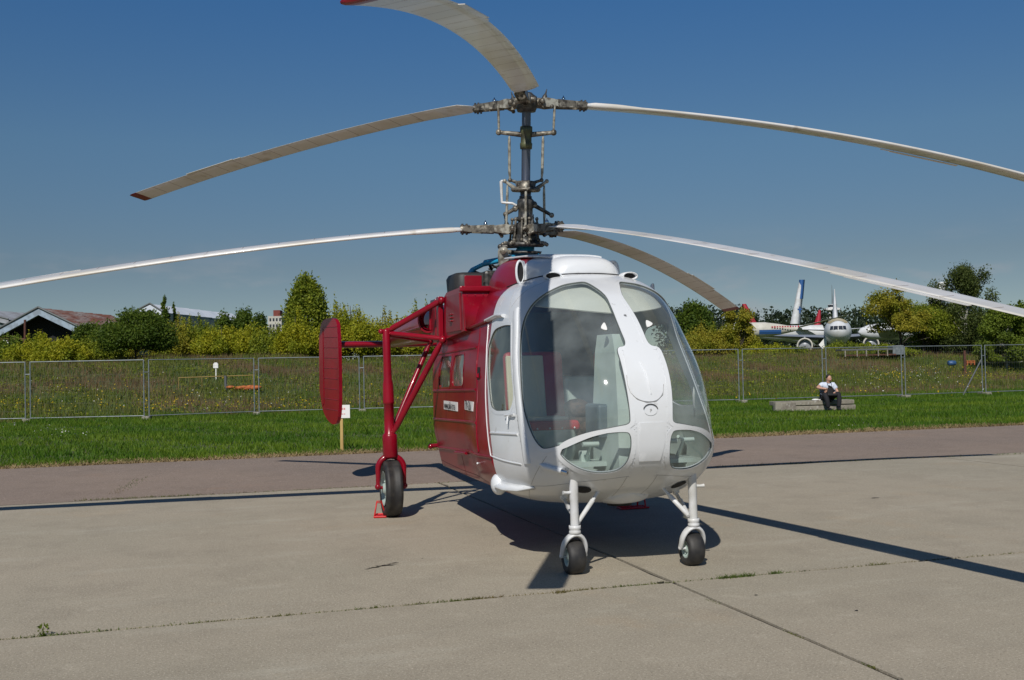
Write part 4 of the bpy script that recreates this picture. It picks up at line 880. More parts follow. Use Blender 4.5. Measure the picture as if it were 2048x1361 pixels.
part('tail_fin', M['jet_red'], rt, lambda m: m.loft([[Vector((x_, w * s2, z)) for x_, s2 in ((x0, 0), ((x0 + x1) / 2, 1), (x1, 0), ((x0 + x1) / 2, -1))] for z, x0, x1, w in ((.3, -1.3, .6, .2), (4.4, .1, .7, .1))])); part('fuselage', M['jet_white'], rt, lambda m: m.lathe([(-9, 0), (-7.5, 1.2), (-5, 1.7), (1.5, 1.5), (3, .9), (3.4, 0)], (0, 0, -1.2), (1, 0, 0), 20)); part('pink_flash', M['jet_pink'], rt, lambda m: m.box((-4.2, -1.68, -.8), (3.4, .1, .9)))
q = at(1493, 640, 230); rt = thing('airliner', 'distant airliner with a dark red fin behind the bronze shrubs', 'airliner', (q.x, 230, q.z), 0, 'stored airliners')
part('tail_fin', M['jet_red'], rt, lambda m: m.loft([[Vector((x_, w * s2, z)) for x_, s2 in ((x0, 0), ((x0 + x1) / 2, 1), (x1, 0), ((x0 + x1) / 2, -1))] for z, x0, x1, w in ((-2.2, .0, 3.0, .25), (3.4, -.9, .0, .1))])); part('fuselage', M['jet_white'], rt, lambda m: m.lathe([(-1, 0), (2, 1.0), (6, 1.6), (16, 1.6)], (0, 0, -3.0), (1, 0, 0), 20))
# ------------------------------------------------------------------ helicopter: hull surface, local axes x starboard, y forward, z up
HT=[(.400,0,0),(.402,.22,.35),(.412,.42,.60),(.44,.58,.86),(.50,.70,1.08),(.60,.785,1.31),(.77,.825,1.54),(.97,.805,1.62),(1.17,.772,1.63),(1.42,.726,1.55),(1.67,.680,1.33),(1.88,.64,1.09),(2.03,.575,.86),(2.13,.46,.62),(2.19,.29,.36),(2.205,0,0)]
HN=2.8; Y0=2.2
def _mk():
    s=[0]
    for i in range(1,len(HT)):
        dz=HT[i][0]-HT[i-1][0]; dr=(HT[i][1]+HT[i][2]-HT[i-1][1]-HT[i-1][2])/2
        s.append(s[-1]+(dz*dz+dr*dr)**.5)
    return [x/s[-1] for x in s]
HK=[0.0,0.1056,0.1812,0.2403,0.289,0.3342,0.3872,0.4444,0.5016,0.5751,0.6559,0.728,0.788,0.8461,0.9129,1.0]
def _tan(j,i):
    n=len(HT)
    if i==0: return (HT[1][j]-HT[0][j])/(HK[1]-HK[0])
    if i==n-1: return (HT[-1][j]-HT[-2][j])/(HK[-1]-HK[-2])
    a=(HT[i][j]-HT[i-1][j])/(HK[i]-HK[i-1]); b=(HT[i+1][j]-HT[i][j])/(HK[i+1]-HK[i])
    h0=HK[i]-HK[i-1];h1=HK[i+1]-HK[i]
    return (a*h1+b*h0)/(h0+h1)
HM=[[_tan(j,i) for i in range(len(HT))] for j in range(3)]
def zab(v):
    v=min(max(v,0),1); i=0
    while i<len(HT)-2 and v>HK[i+1]: i+=1
    h=HK[i+1]-HK[i]; t=(v-HK[i])/h; t2=t*t;t3=t2*t
    return [ (2*t3-3*t2+1)*HT[i][j]+(t3-2*t2+t)*h*HM[j][i]+(-2*t3+3*t2)*HT[i+1][j]+(t3-t2)*h*HM[j][i+1] for j in range(3)]
def S(u,v):
    z,a,b=zab(v); a=max(a,0);b=max(b,0)
    if abs(u)<=1:
        f=u*pi/2; s,c=sin(f),cos(f)
        if a<1e-6 or b<1e-6: return (0.,Y0,z)
        r=(abs(s/a)**HN+abs(c/b)**HN)**(-1/HN)
        return (r*s,Y0+r*c,z)
    t=min(max((abs(u)-1)/1.0,0),1); t=t*t*(3-2*t)
    a2=min(a,.725-.22*max(0,.85-z)); a=a+(a2-a)*t
    return ((a if u>0 else -a),Y0-(abs(u)-1),z)
HELI_O = (-.0629, 11.0439, 0.0); HELI_RZ = pi + .264584
heli = thing('helicopter', 'red and white twin-rotor helicopter with glazed nose parked on the concrete apron', 'helicopter', HELI_O, HELI_RZ)

def hull(u, v, off=0.0):
    p = Vector(S(u, v))
    if off == 0: return p
    e = 2e-3
    a = Vector(S(u + e, v)) - Vector(S(u - e, v)); b = Vector(S(u, min(v + e, .9999))) - Vector(S(u, max(v - e, .0001)))
    n = a.cross(b)
    if n.length < 1e-12: n = Vector((0, 0, 1 if v > .5 else -1))
    n.normalize()
    if n.dot(p - Vector((0, 1.3, 1.2))) < 0: n = -n
    return p + n * off

def dens(P, step):
    out = []
    n = len(P)
    for i in range(n):
        a, b = P[i], P[(i + 1) % n]; d = sqrt(((b[0] - a[0]) * 1.3) ** 2 + ((b[1] - a[1]) * 2.2) ** 2); k = max(1, int(math.ceil(d / step)))
        for j in range(k): out.append((a[0] + (b[0] - a[0]) * j / k, a[1] + (b[1] - a[1]) * j / k))
    return out
def inside(px, py, P):
    P = np.asarray(P); x0, y0 = P[:, 0], P[:, 1]; x1, y1 = np.roll(x0, -1), np.roll(y0, -1)
    c = ((y0 > py[:, None]) != (y1 > py[:, None])) & (px[:, None] < (x1 - x0) * (py[:, None] - y0) / (y1 - y0 + 1e-30) + x0)
    return c.sum(1) % 2 == 1
def seg_dist(px, py, P):
    P = np.asarray(P); a = P; b = np.roll(P, -1, 0); d = b - a; L2 = (d ** 2).sum(1) + 1e-20
    best = np.full(len(px), 1e9)
    for i in range(len(P)):
        t = np.clip(((px - a[i, 0]) * d[i, 0] + (py - a[i, 1]) * d[i, 1]) / L2[i], 0, 1)
        best = np.minimum(best, np.hypot(px - a[i, 0] - t * d[i, 0], py - a[i, 1] - t * d[i, 1]))
    return best
def region(mb, outer, holes, off=0.0, du=.03, dv=.014, rims=(), flip=False):
    """skin over a region of the hull surface with openings; rims: (loop, depth) walls"""
    loops = [outer] + list(holes)
    us = [p[0] for p in outer]; vs_ = [p[1] for p in outer]
    gu = np.arange(min(us) + du * .5, max(us), du); gv = np.arange(min(vs_) + dv * .5, max(vs_), dv)
    A, B = np.meshgrid(gu, gv); A = A.ravel(); B = B.ravel()
    keep = inside(A, B, outer)
    for h in holes: keep &= ~inside(A, B, h)
    A, B = A[keep], B[keep]
    for l in loops:
        k = seg_dist(A, B, l) > dv * .45; A, B = A[k], B[k]
    pts = []; edges = []
    for l in loops:
        o = len(pts); pts += [Vector(p) for p in l]; edges += [(o + i, o + (i + 1) % len(l)) for i in range(len(l))]
    pts += [Vector((a, b)) for a, b in zip(A, B)]
    vo, eo, fo, *_ = geometry.delaunay_2d_cdt(pts, edges, [], 0, 1e-6)
    cx = np.array([sum(vo[i].x for i in f) / len(f) for f in fo]); cy = np.array([sum(vo[i].y for i in f) / len(f) for f in fo])
    ok = inside(cx, cy, outer)
    for h in holes: ok &= ~inside(cx, cy, h)
    V = [hull(p.x, p.y, off) for p in vo]
    f0 = max((f for f, k in zip(fo, ok) if k), key=lambda f: (vo[f[1]] - vo[f[0]]).cross(vo[f[2]] - vo[f[0]]) if hasattr(vo[0], 'cross') else 0)
    n0 = (V[f0[1]] - V[f0[0]]).cross(V[f0[2]] - V[f0[0]])
    flip = n0.dot(V[f0[0]] - Vector((0, min(2.0, V[f0[0]].y - .2 if abs(V[f0[0]].x) < .3 else V[f0[0]].y), 1.2))) < 0
    F = [tuple(f) if not flip else tuple(reversed(f)) for f, k in zip(fo, ok) if k]
    mb.add(V, F, True)
def rim(mb, loop, o0, o1):
    a = [hull(u, v, o0) for u, v in loop]; b = [hull(u, v, o1) for u, v in loop]; n = len(loop)
    mb.add(a + b, [(i, (i + 1) % n, n + (i + 1) % n, n + i) for i in range(n)], True)
def mirror(P): return [(-u, v) for u, v in reversed(P)]
def sm(P, k=5): return closed_spline(P, k)

W_WIND = sm([(.185,.820),(.125,.822),(.082,.800),(.045,.765),(.042,.728),(.042,.694),(.040,.664),(.038,.640),(.046,.629),(.064,.626),(.071,.618),(.070,.600),(.068,.575),(.065,.540),(.062,.509),(.060,.486),(.061,.473),(.070,.468),(.085,.466),(.122,.461),(.163,.454),(.206,.442),(.252,.428),(.299,.420),(.321,.422),(.346,.435),(.369,.454),(.392,.477),(.417,.504),(.440,.541),(.465,.588),(.486,.630),(.494,.665),(.486,.699),(.465,.725),(.433,.749),(.378,.773),(.315,.795),(.259,.811)], 3)
W_CHIN = sm([(.072,.454),(.060,.448),(.056,.434),(.057,.415),(.064,.394),(.082,.378),(.112,.372),(.153,.372),(.196,.380),(.230,.394),(.250,.407),(.252,.413),(.240,.425),(.206,.437),(.163,.447),(.117,.453)], 4)
W_DOOR = sm([(.655,.694),(.785,.695),(.97,.69),(1.064,.681),(1.134,.66),(1.167,.637),(1.123,.605),(1.019,.565),(.919,.529),(.821,.499),(.746,.491),(.672,.488),(.541,.491),(.513,.496),(.496,.515),(.508,.54),(.544,.575),(.578,.612),(.617,.662),(.636,.688)], 4)
RED_LINE = [(0.0,.80),(.20,.76),(.30,.71),(.346,.686),(.404,.70),(.477,.839),(.557,1.022),(.634,1.15),(.718,1.172),(.806,1.244),(.866,1.32),(.93,1.38),(1.0,1.42)]
def red_u(v):
    for i in range(len(RED_LINE) - 1):
        a, b = RED_LINE[i], RED_LINE[i + 1]
        if v <= b[0]:
            t = (v - a[0]) / (b[0] - a[0]); return a[1] + (b[1] - a[1]) * t
    return RED_LINE[-1][1]
VB = .0008; VT = .9992
vline = [VB + (VT - VB) * i / 60 for i in range(61)]
wins = [W_WIND, mirror(W_WIND), W_CHIN, mirror(W_CHIN), W_DOOR, mirror(W_DOOR)]
outer_white = [(red_u(v), v) for v in vline] + [(-red_u(v), v) for v in reversed(vline)]
outer_white = dens(outer_white, .06)
wd = [dens(w, .03) for w in wins]
b = MB(); region(b, outer_white, wd); 
for w in wd: rim(b, w, 0, -.018)
nose = b.build('nose_shell', M['white'], heli)
b = MB(); region(b, outer_white, [dens([(u, v) for u, v in w], .05) for w in wins], off=-.019, du=.05, dv=.022)
b.build('cabin_lining', M['lining'], heli)
# flanges round the panes, a little proud of the skin
def flange(loop, wdt, off, mat, name):
    n = len(loop); c = []
    for i in range(n):
        p = Vector(loop[i]); t = Vector(loop[(i + 1) % n]) - Vector(loop[i - 1]); t = Vector((t.x * 1.3, t.y * 2.2)).normalized()
        nn = Vector((t.y / 1.3, -t.x / 2.2)); c.append((p, nn))
    area = sum(loop[i - 1][0] * loop[i][1] - loop[i][0] * loop[i - 1][1] for i in range(n))
    sgn = 1 if area > 0 else -1
    out = [(p.x + nn.x * wdt * sgn, p.y + nn.y * wdt * sgn) for p, nn in c]
    b = MB(); A = [hull(*q, off) for q in loop]; B = [hull(*q, off) for q in out]; Cc = [hull(*q, .0005) for q in out]; D = [hull(*q, -.003) for q in loop]
    for X, Y in ((A, B), (B, Cc), (D, A)):
        b.add(X + Y, [(i, (i + 1) % n, n + (i + 1) % n, n + i) for i in range(n)], True)
    return b.build(name, mat, heli)
for w in wd: flange(w, .018, .0025, M['white'], 'window_frame')
for i, w in enumerate(wd):
    b = MB(); region(b, w, [], off=-.008, du=.025, dv=.012)
    b.build(('windshield', 'windshield', 'chin_window', 'chin_window', 'door_window', 'door_window')[i], M['glass'] if i < 4 else M['side_glass'], heli)

# --- red cabin hull, aft of the white nose, both sides in one skin
UR = 3.42
R1 = sm([(3.04,.618),(3.0,.623),(2.62,.624),(2.57,.618),(2.548,.59),(2.549,.551),(2.58,.537),(2.66,.533),(3.0,.531),(3.08,.536),(3.10,.555),(3.07,.592)], 3)
R2 = sm([(2.44,.618),(2.38,.625),(2.08,.626),(2.03,.618),(2.0,.59),(1.983,.558),(2.02,.542),(2.10,.538),(2.40,.537),(2.46,.541),(2.48,.556),(2.46,.592)], 3)
cabin = None
rb = MB(); lb = MB()
for sgn in (1, -1):
    vl = [VB + (VT - VB) * i / 50 for i in range(51)]
    o = [(red_u(v), v) for v in vl] + [(UR, v) for v in reversed(vl)]
    o = dens(o, .07)
    hs = [dens(R1, .05), dens(R2, .05)]
    if sgn < 0: o = mirror(o); hs = [mirror(h) for h in hs]
    region(rb, o, hs, du=.09, dv=.018)
    for h in hs: rim(rb, h, 0, -.02)
    region(lb, o, hs, off=-.02, du=.14, dv=.03)
    for h in hs:
        g = MB(); region(g, h, [], off=-.006, du=.09, dv=.02); g.build('cabin_window', M['side_glass'], heli)
        flange(h, .014, .003, M['red'], 'cabin_window_frame')
ring = [hull(UR, v) for v in vl] + [hull(-UR, v) for v in reversed(vl)]
rb.add(ring, [tuple(range(len(ring)))], False)
rb.build('cabin_shell', M['red'], heli)
lb.build('cabin_shell_lining', M['lining'], heli)
# horizontal stiffeners and the vertical joint on the red side
def hull_strip(mb, path, w, h, n=10, across='v'):
    """raised half-round strip along a (u, v) path"""
    P = []
    for i in range(len(path) - 1):
        for j in range(n): t = j / n; P.append((path[i][0] + (path[i + 1][0] - path[i][0]) * t, path[i][1] + (path[i + 1][1] - path[i][1]) * t))
    P.append(path[-1]); rings = []
    pts = [hull(u, v, 0) for u, v in P]; nr = [(hull(u, v, .01) - p) .normalized() for (u, v), p in zip(P, pts)]
    for i in range(len(pts)):
        t = (pts[min(i + 1, len(pts) - 1)] - pts[max(i - 1, 0)]).normalized(); s = nr[i].cross(t).normalized()
        rings.append([pts[i] + s * (w * x) + nr[i] * (h * y) for x, y in ((-.5, -.3), (-.42, .6), (-.2, 1), (.2, 1), (.42, .6), (.5, -.3))])
    mb.loft(rings)
for sgn in (1, -1):
    for path, w, h in ((((3.38,.632),(1.60,.644)), .022, .009), (((3.40,.519),(1.43,.531)), .024, .010), (((3.40,.437),(1.24,.453)), .024, .010), (((3.42,.352),(.71,.386)), .026, .010),
                       (((1.56,.70),(1.495,.60),(1.36,.53),(1.22,.455),(1.0,.39)), .016, .006), (((1.56,.70),(1.50,.59),(1.36,.53),(1.26,.455)), .05, .003)):
        part('stiffener', M['red'], heli, lambda m: hull_strip(m, [(sgn * u, v) for u, v in path], w, h))
    # door outline grooves stand out as thin raised edges in the white skin
    part('door_edge', M['white'], heli, lambda m: hull_strip(m, [(sgn * u, v) for u, v in ((1.28,.705),(1.22,.640),(1.08,.556),(.90,.477),(.745,.404),(.723,.389),(.56,.385),(.42,.383))], .012, .006))
    part('door_rib', M['white'], heli, lambda m: hull_strip(m, [(sgn * .75, .439), (sgn * .44, .444)], .022, .011))
    part('door_post', M['white'], heli, lambda m: hull_strip(m, [(sgn * u, v) for u, v in ((.60,.735),(.565,.692),(.525,.612),(.47,.54),(.43,.483),(.395,.42),(.385,.386))], .085, .012, n=8))
    part('door_rail', M['red'], heli, lambda m: (hull_strip(m, [(sgn * u, v) for u, v in ((3.35,.688),(2.2,.700),(1.30,.716))], .03, .028)))
    part('door_rail_end', M['white'], heli, lambda m: (hull_strip(m, [(sgn * u, v) for u, v in ((1.34,.716),(1.0,.726),(.80,.722))], .032, .032)))
    def handle(m):
        a, b_ = hull(sgn * .54, .480, .02), hull(sgn * .455, .484, .025); m.tube([a, b_], .009, 8)
        m.tube([hull(sgn * .50, .480, 0), hull(sgn * .50, .480, .028)], .012, 8); m.tube([hull(sgn * .505, .478, .025), hull(sgn * .50, .462, .03)], [.009, .005], 8)
    part('door_handle', M['white'], heli, handle)
    # recessed step slot
    part('step_slot', M['hole'], heli, lambda m: m.add([hull(sgn * u, v, .0035) for u, v in ((1.44,.588),(1.34,.588),(1.30,.557),(1.40,.556))], [(0, 1, 2, 3)]))
    part('slot_lip', M['red'], heli, lambda m: m.tube([hull(sgn * 1.335, .560, .012), hull(sgn * 1.35, .572, .008)], [.016, .004], 8))
    part('foot_step', M['red'], heli, lambda m: hull_strip(m, [(sgn * 2.47, .358), (sgn * 1.98, .366)], .03, .035))
    part('lower_knob', M['red'], heli, lambda m: (m.tube([hull(sgn * 3.44, .356, -.02), hull(sgn * 3.52, .358, .055)], .022, 10), m.ball(hull(sgn * 3.5, .358, .06), .03, 6)))
    part('drain_pipe', M['white'], heli, lambda m: m.tube([hull(sgn * 1.02, .362, 0), hull(sgn * .98, .366, .03)], .008, 8))

# --- front details that follow the hull
def raised(name, mat, loop, off, parent=heli, du=.02, dv=.012, edge=.0, **props):
    b = MB(); l = dens(loop, .02); region(b, l, [], off=off, du=du, dv=dv); rim(b, l, off, edge); return b.build(name, mat, parent, **props)
P_PANEL = sm([(.055,.616),(.040,.628),(.0,.632),(-.038,.628),(-.046,.616),(-.043,.582),(-.041,.545),(-.034,.526),(-.015,.514),(.012,.512),(.038,.518),(.055,.532),(.060,.555),(.058,.585)], 4)
raised('nose_panel', M['white'], P_PANEL, .006)
part('nose_panel_ridge', M['white'], heli, lambda m: hull_strip(m, [(.012, .592), (.002, .558), (-.001, .526)], .010, .012, n=8))
part('nose_panel_lip', M['joint'], heli, lambda m: hull_strip(m, [(.0605,.565),(.0615,.545),(.056,.530),(.038,.5165),(.012,.510),(-.015,.512),(-.036,.5245),(-.043,.545)], .004, .004, n=5))
def oval(cu, cv, ru, rv, n=24): return [(cu + ru * cos(2 * pi * i / n), cv + rv * sin(2 * pi * i / n)) for i in range(n)]
raised('emblem_plate', M['white'], oval(.003, .494, .018, .0095), .004)
b = MB(); 
for ru, rv, w in ((.0215, .0125, .005),):
    o = oval(.003, .495, ru, rv, 32); i_ = oval(.003, .4945, ru * .9, rv * .88, 32)
    A = [hull(*q, .006) for q in o[1:16]]; B_ = [hull(*q, .006) for q in i_[1:16]]; n = len(A)
    b.add(A + B_, [(k, k + 1, n + k + 1, n + k) for k in range(n - 1)])
b.build('emblem_ring', M['dark_metal'], heli)
em_o = hull(.003, .494, .0065)
_t = hull(.003, .497, .0065) - em_o; _s = hull(-.003, .494, .0065) - em_o
text_mesh('emblem_letter', 'P', .030, M['joint'], heli, frame_mtx(em_o, _s, _t))
pm_o = hull(-.0005, .705, .003); _t = hull(-.0005, .709, .003) - pm_o; _s = hull(-.0045, .705, .003) - pm_o
text_mesh('pillar_mark', '\u00ab', .05, M['ink'], heli, frame_mtx(pm_o, _s, _t))
raised('nose_hatch', M['white'], [(.036,.471),(-.036,.471),(-.040,.43),(-.034,.395),(.030,.395),(.034,.43)], .0035)
for s_ in (1, -1):
    # triangular vent handle on the windshield
    tri = [(-.0785,.692),(-.067,.675),(-.097,.683)] if s_ < 0 else [(.0915,.687),(.108,.674),(.088,.669)]
    raised('windshield_vent', M['plate'], sm([tri[0], tri[1], tri[2]], 5), .000, edge=-.006)
# riveted strips: rows of rivets beside frames and panels
rv = MB()
def rivets(path, n, off=.002, r=.0045):
    Ls = [0]
    for i in range(len(path) - 1): Ls.append(Ls[-1] + sqrt(((path[i + 1][0] - path[i][0]) * 1.3) ** 2 + ((path[i + 1][1] - path[i][1]) * 2.2) ** 2))
    for k in range(n):
        d = Ls[-1] * k / (n - 1); i = 0
        while i < len(path) - 2 and d > Ls[i + 1]: i += 1
        t = (d - Ls[i]) / max(1e-9, Ls[i + 1] - Ls[i]); u = path[i][0] + (path[i + 1][0] - path[i][0]) * t; v = path[i][1] + (path[i + 1][1] - path[i][1]) * t
        p = hull(u, v, off); q = hull(u, v, off + r * .7); s1 = (hull(u + .004, v, off) - p).normalized() * r; s2 = (hull(u, v + .002, off) - p).normalized() * r
        rv.add([p + s1, p + s2, p - s1, p - s2, q], [(0, 1, 4), (1, 2, 4), (2, 3, 4), (3, 0, 4)])
for sg in (1, -1):
    rivets([(sg * u, v) for u, v in ((.044,.470),(.046,.43),(.044,.39),(.040,.36))], 16)
    rivets([(sg * u, v) for u, v in ((.049,.468),(.051,.43),(.050,.39),(.046,.36))], 14)
    rivets([(sg * u, v) for u, v in ((.052,.60),(.055,.56),(.052,.51),(.050,.475))], 12)
    rivets([(sg * u, v) for u, v in ((.06,.4605),(.12,.4575),(.17,.450),(.22,.437),(.27,.420),(.31,.407),(.32,.40),(.30,.385))], 26)
    rivets([(sg * u, v) for u, v in ((.27,.405),(.235,.382),(.20,.372),(.15,.363),(.10,.364),(.07,.378))], 16)
    rivets([(sg * u, v) for u, v in ((.53,.66),(.505,.60),(.475,.53),(.44,.475),(.41,.42))], 18, off=.014)
    rivets([(sg * u, v) for u, v in ((.70,.395),(.60,.392),(.45,.390))], 12)
    rivets([(sg * u, v) for u, v in ((1.06,.75),(1.0,.78),(.95,.81),(.92,.85))], 10)
rv.build('rivets', M['white'], heli, kind='stuff')

# roof air scoops, aerial, lamp blister, heat pipe
for sg in (1, -1):
    c = hull(sg * .385, .862, .008) if sg > 0 else hull(-.385, .862, .008)
    fwd = Vector((sg * .12, .95, -.1)).normalized(); sd_ = fwd.cross(Vector((0, 0, 1))).normalized(); upv = sd_.cross(fwd)
    ring_ = lambda d, w, h, up_: [c + fwd * d + sd_ * (w * cos(a)) + upv * (h * sin(a) + up_) for a in [2 * pi * k / 18 for k in range(18)]]
    b = MB(); b.loft([ring_(-.16, .01, .004, -.01), ring_(-.10, .05, .02, -.005), ring_(-.03, .072, .032, .004), ring_(.03, .07, .034, .006), ring_(.035, .060, .026, .006), ring_(.0, .056, .022, .006)], cap1=False)
    b.build('air_scoop', M['white'], heli)
    part('scoop_opening', M['hole'], heli, lambda m: m.add(ring_(.005, .06, .026, .006), [tuple(range(18))], False))
part('aerial_fin', M['white'], heli, lambda m: m.loft([[Vector((-.66 + x * t, 2.32 + y * t, z)) for x, y in ((-.012, .0), (0, .055), (.012, .0), (0, -.075))] for z, t in ((1.84, 1.25), (1.98, 1.0), (2.12, .62), (2.13, .3))]))
c = hull(.66, .318, .0)
part('landing_lamp_blister', M['white'], heli, lambda m: m.ball(c + Vector((.02, -.05, .0)), .085, 10, (.75, 1, 1)))
part('blister_shelf', M['white'], heli, lambda m: m.loft([[hull(u, v, o) for u, v, o in ((u_, .331, 0), (u_, .329, w_), (u_, .325, w_), (u_, .321, 0))] for u_, w_ in ((.66, .07), (.56, .075), (.46, .055), (.38, .004))]))
part('heater_pipe', M['white'], heli, lambda m: m.tube([hull(.335, .386, -.02), hull(.305, .384, .008), hull(.248, .3785, .018)], [.016, .022, .018], 12))
part('heater_pipe_tip', M['chrome'], heli, lambda m: (m.tube([hull(.248, .3785, .018), hull(.230, .3765, .021)], .019, 14, caps=False), m.lathe([(0, .019), (.001, .008)], hull(.230, .3765, .021), hull(.230, .3765, .021) - hull(.248, .3785, .018), 14)))
part('belly_fairing', M['white'], heli, lambda m: m.loft([[Vector((x0 + w * cos(a), y, z + h * sin(a))) for a in [2 * pi * k / 20 for k in range(20)]] for y, w, h, z, x0 in ((3.36, .02, .006, .53, -.03), (3.30, .15, .05, .505, -.03), (3.12, .19, .06, .485, -.03), (2.8, .17, .05, .465, -.03), (2.5, .03, .01, .45, -.03))]))
part('belly_drum', M['black'], heli, lambda m: m.lathe([(0, .0), (0, .10), (.05, .095), (.06, .0)], (-.16, 2.75, .42), (0, 0, -1), 18))

raised('header_panel', M['header'], [(-.46,.752),(-.25,.742),(-.04,.728),(.04,.728),(.25,.742),(.46,.752),(.44,.86),(-.44,.86)], -.05, edge=-.06)
# rubber seals round the panes
for w in wd:
    part('window_seal', M['seal'], heli, lambda m: m.tube([hull(*q, -.004) for q in w] + [hull(*w[0], -.004)], .0055, 6, caps=False))
# skin joints
for sg in (1, -1):
    for path in (((.66,.70),(.72,.74),(.80,.80),(.86,.88)), ((.02,.90),(.30,.865),(.55,.80),(.70,.745)), ((.30,.405),(.36,.36),(.44,.30),(.55,.22)), ((.05,.36),(.06,.30),(.07,.22),(.09,.12)), ((.045,.362),(.20,.350),(.32,.335),(.60,.32)), ((1.25,.86),(1.1,.80),(1.02,.74))):
        part('skin_joint', M['joint'], heli, lambda m: hull_strip(m, [(sg * u, v) for u, v in path], .0035, .0012, n=8))
    for path in (((3.3,.70),(3.3,.62),(3.3,.45),(3.3,.36)), ((2.75,.525),(2.78,.44)), ((1.95,.525),(1.95,.445)), ((2.3,.352),(2.3,.22)), ((3.42,.30),(2.5,.29),(1.1,.30))):
        part('skin_joint', M['red_dark'], heli, lambda m: hull_strip(m, [(sg * u, v) for u, v in path], .006, .0015, n=8))
# --- cockpit inside
part('cabin_floor', M['lining'], heli, lambda m: m.box((0, 2.40, .66), (1.24, 1.3, .025)))
part('foot_shelf', M['lining'], heli, lambda m: (m.box((.35, 3.28, .755), (.40, .26, .03)), m.box((-.35, 3.28, .755), (.40, .26, .03))))
part('bulkhead', M['lining_dark'], heli, lambda m: m.box((0, 1.60, 1.64), (1.08, .03, .58)))
part('bulkhead', M['lining'], heli, lambda m: m.box((0, 1.62, 1.0), (1.30, .03, .72)))
part('rear_cushion', M['seat_cream'], heli, lambda m: m.box((.02, 1.70, 1.10), (.36, .10, .56), bev=.04))
part('instrument_column', M['lining'], heli, lambda m: (m.loft([[Vector((x, y, z)) for x, y in ((-w, 3.20), (w + .02, 3.16), (w, yf), (-w, yf))] for z, w, yf in ((.70, .17, 3.64), (1.15, .165, 3.62), (1.55, .14, 3.52), (1.68, .12, 3.42))], smooth=False)))
part('glare_panel', M['lining_dark'], heli, lambda m: m.box((.13, 3.28, 1.06), (.22, .30, .24), bev=.02))
part('centre_box', M['lining'], heli, lambda m: m.box((0, 2.2, .95), (.30, .34, .85), bev=.04))
def pedal(m, sx):
    m.tube([(sx * .30, 3.30, .77), (sx * .30, 3.42, .90)], .012, 8); m.tube([(sx * .30 - .06, 3.42, .90), (sx * .30 + .06, 3.42, .90)], .018, 8)
    m.tube([(sx * .45, 3.20, .76), (sx * .45, 3.34, .90), (sx * .38, 3.40, .93)], .012, 8); m.box((sx * .30, 3.28, .80), (.07, .07, .09), bev=.01); m.tube([(sx * .48 - .05, 3.34, .90), (sx * .48 + .05, 3.34, .90)], .016, 8)
for sx in (1, -1): part('pedals', M['lining'], heli, lambda m: pedal(m, sx))
for sx in (1, -1):
    part('oleo_housing', M['lining'], heli, lambda m: (m.tube([(sx * .44, 3.28, .58), (sx * .44, 3.28, .72)], .045, 14), m.lathe([(0, .045), (.0, .055), (.02, .055), (.03, .03), (.04, 0)], (sx * .44, 3.28, .72), (0, 0, 1), 14)))
part('vent_pipe', M['lining'], heli, lambda m: (m.tube([(.12, 3.20, .67), (.10, 3.38, .70)], .030, 16, caps=False), m.lathe([(0, .036), (0, .022), (-.06, .022)], (.10, 3.38, .70), (0, 1, .15), 16)))
# seats
def seat(sx):
    e = None
    x0 = sx * .385
    part('seat_pan', M['lining'], heli, lambda m: m.loft([[Vector((x0 + w * a, 2.48 + d * b_, z)) for a, b_ in ((-1, -1), (1, -1), (1, .8), (.8, 1), (-.8, 1), (-1, .8))] for z, w, d in ((.69, .20, .19), (.82, .235, .225), (.965, .24, .23))]))
    part('seat_cushion', M['seat_red'], heli, lambda m: m.box((x0, 2.48, 1.0), (.50, .48, .075), bev=.02))
    part('seat_cushion_top', M['seat_cream'], heli, lambda m: m.box((x0, 2.47, 1.047), (.36, .38, .03), bev=.014))
    R = Matrix.Rotation(rad(9), 4, 'X').to_3x3()
    part('seat_back', M['seat_red'], heli, lambda m: m.box((x0, 2.32, 1.27), (.49, .10, .62), rot=R, bev=.04))
    part('seat_back_pad', M['seat_cream'], heli, lambda m: m.box((sx * .47, 2.377, 1.27), (.31, .035, .56), rot=R, bev=.012))
    st = MB()
    for k in range(5): st.ball((x0 - .2 + .1 * k, 2.725, .98), .008, 4)
    st.build('seat_studs', M['plate'], heli, kind='stuff')
seat(1); seat(-1)
def heap(m):
    r_ = random.Random(3)
    for k in range(12):
        m.ball((.09 + r_.uniform(-.055, .055), 2.60 + r_.uniform(-.09, .09), .93 + .018 * k), .075 + r_.uniform(0, .03), 6, (1, 1.1, .7))
cl = part('crumpled_cover', M['fur'], None, heap); cl.location = HELI_O; cl.rotation_euler = (0, 0, HELI_RZ)
tag(cl, 'crumpled brown patterned cloth cover heaped between the red cockpit seats', 'cloth cover')
part('door_pull', M['plate'], heli, lambda m: m.tube([(-.735, 3.0, 1.28), (-.70, 3.02, 1.30), (-.695, 3.0, 1.22), (-.715, 2.96, 1.12), (-.74, 2.93, 1.10)], .010, 8))
for sx in (1, -1):
    for y0 in (-.03, .68):
        cu = MB(); ring0 = []
        P = [(sx * (.60 - .018 * (k % 2)), y0 - .18 + .022 * k) for k in range(9)]
        cu.loft([[Vector((x, y, z)) for x, y in P] + [Vector((x - sx * .004, y, z)) for x, y in reversed(P)] for z in (1.15, 1.62)], smooth=False)
        cu.build('curtain', M['curtain'], heli)

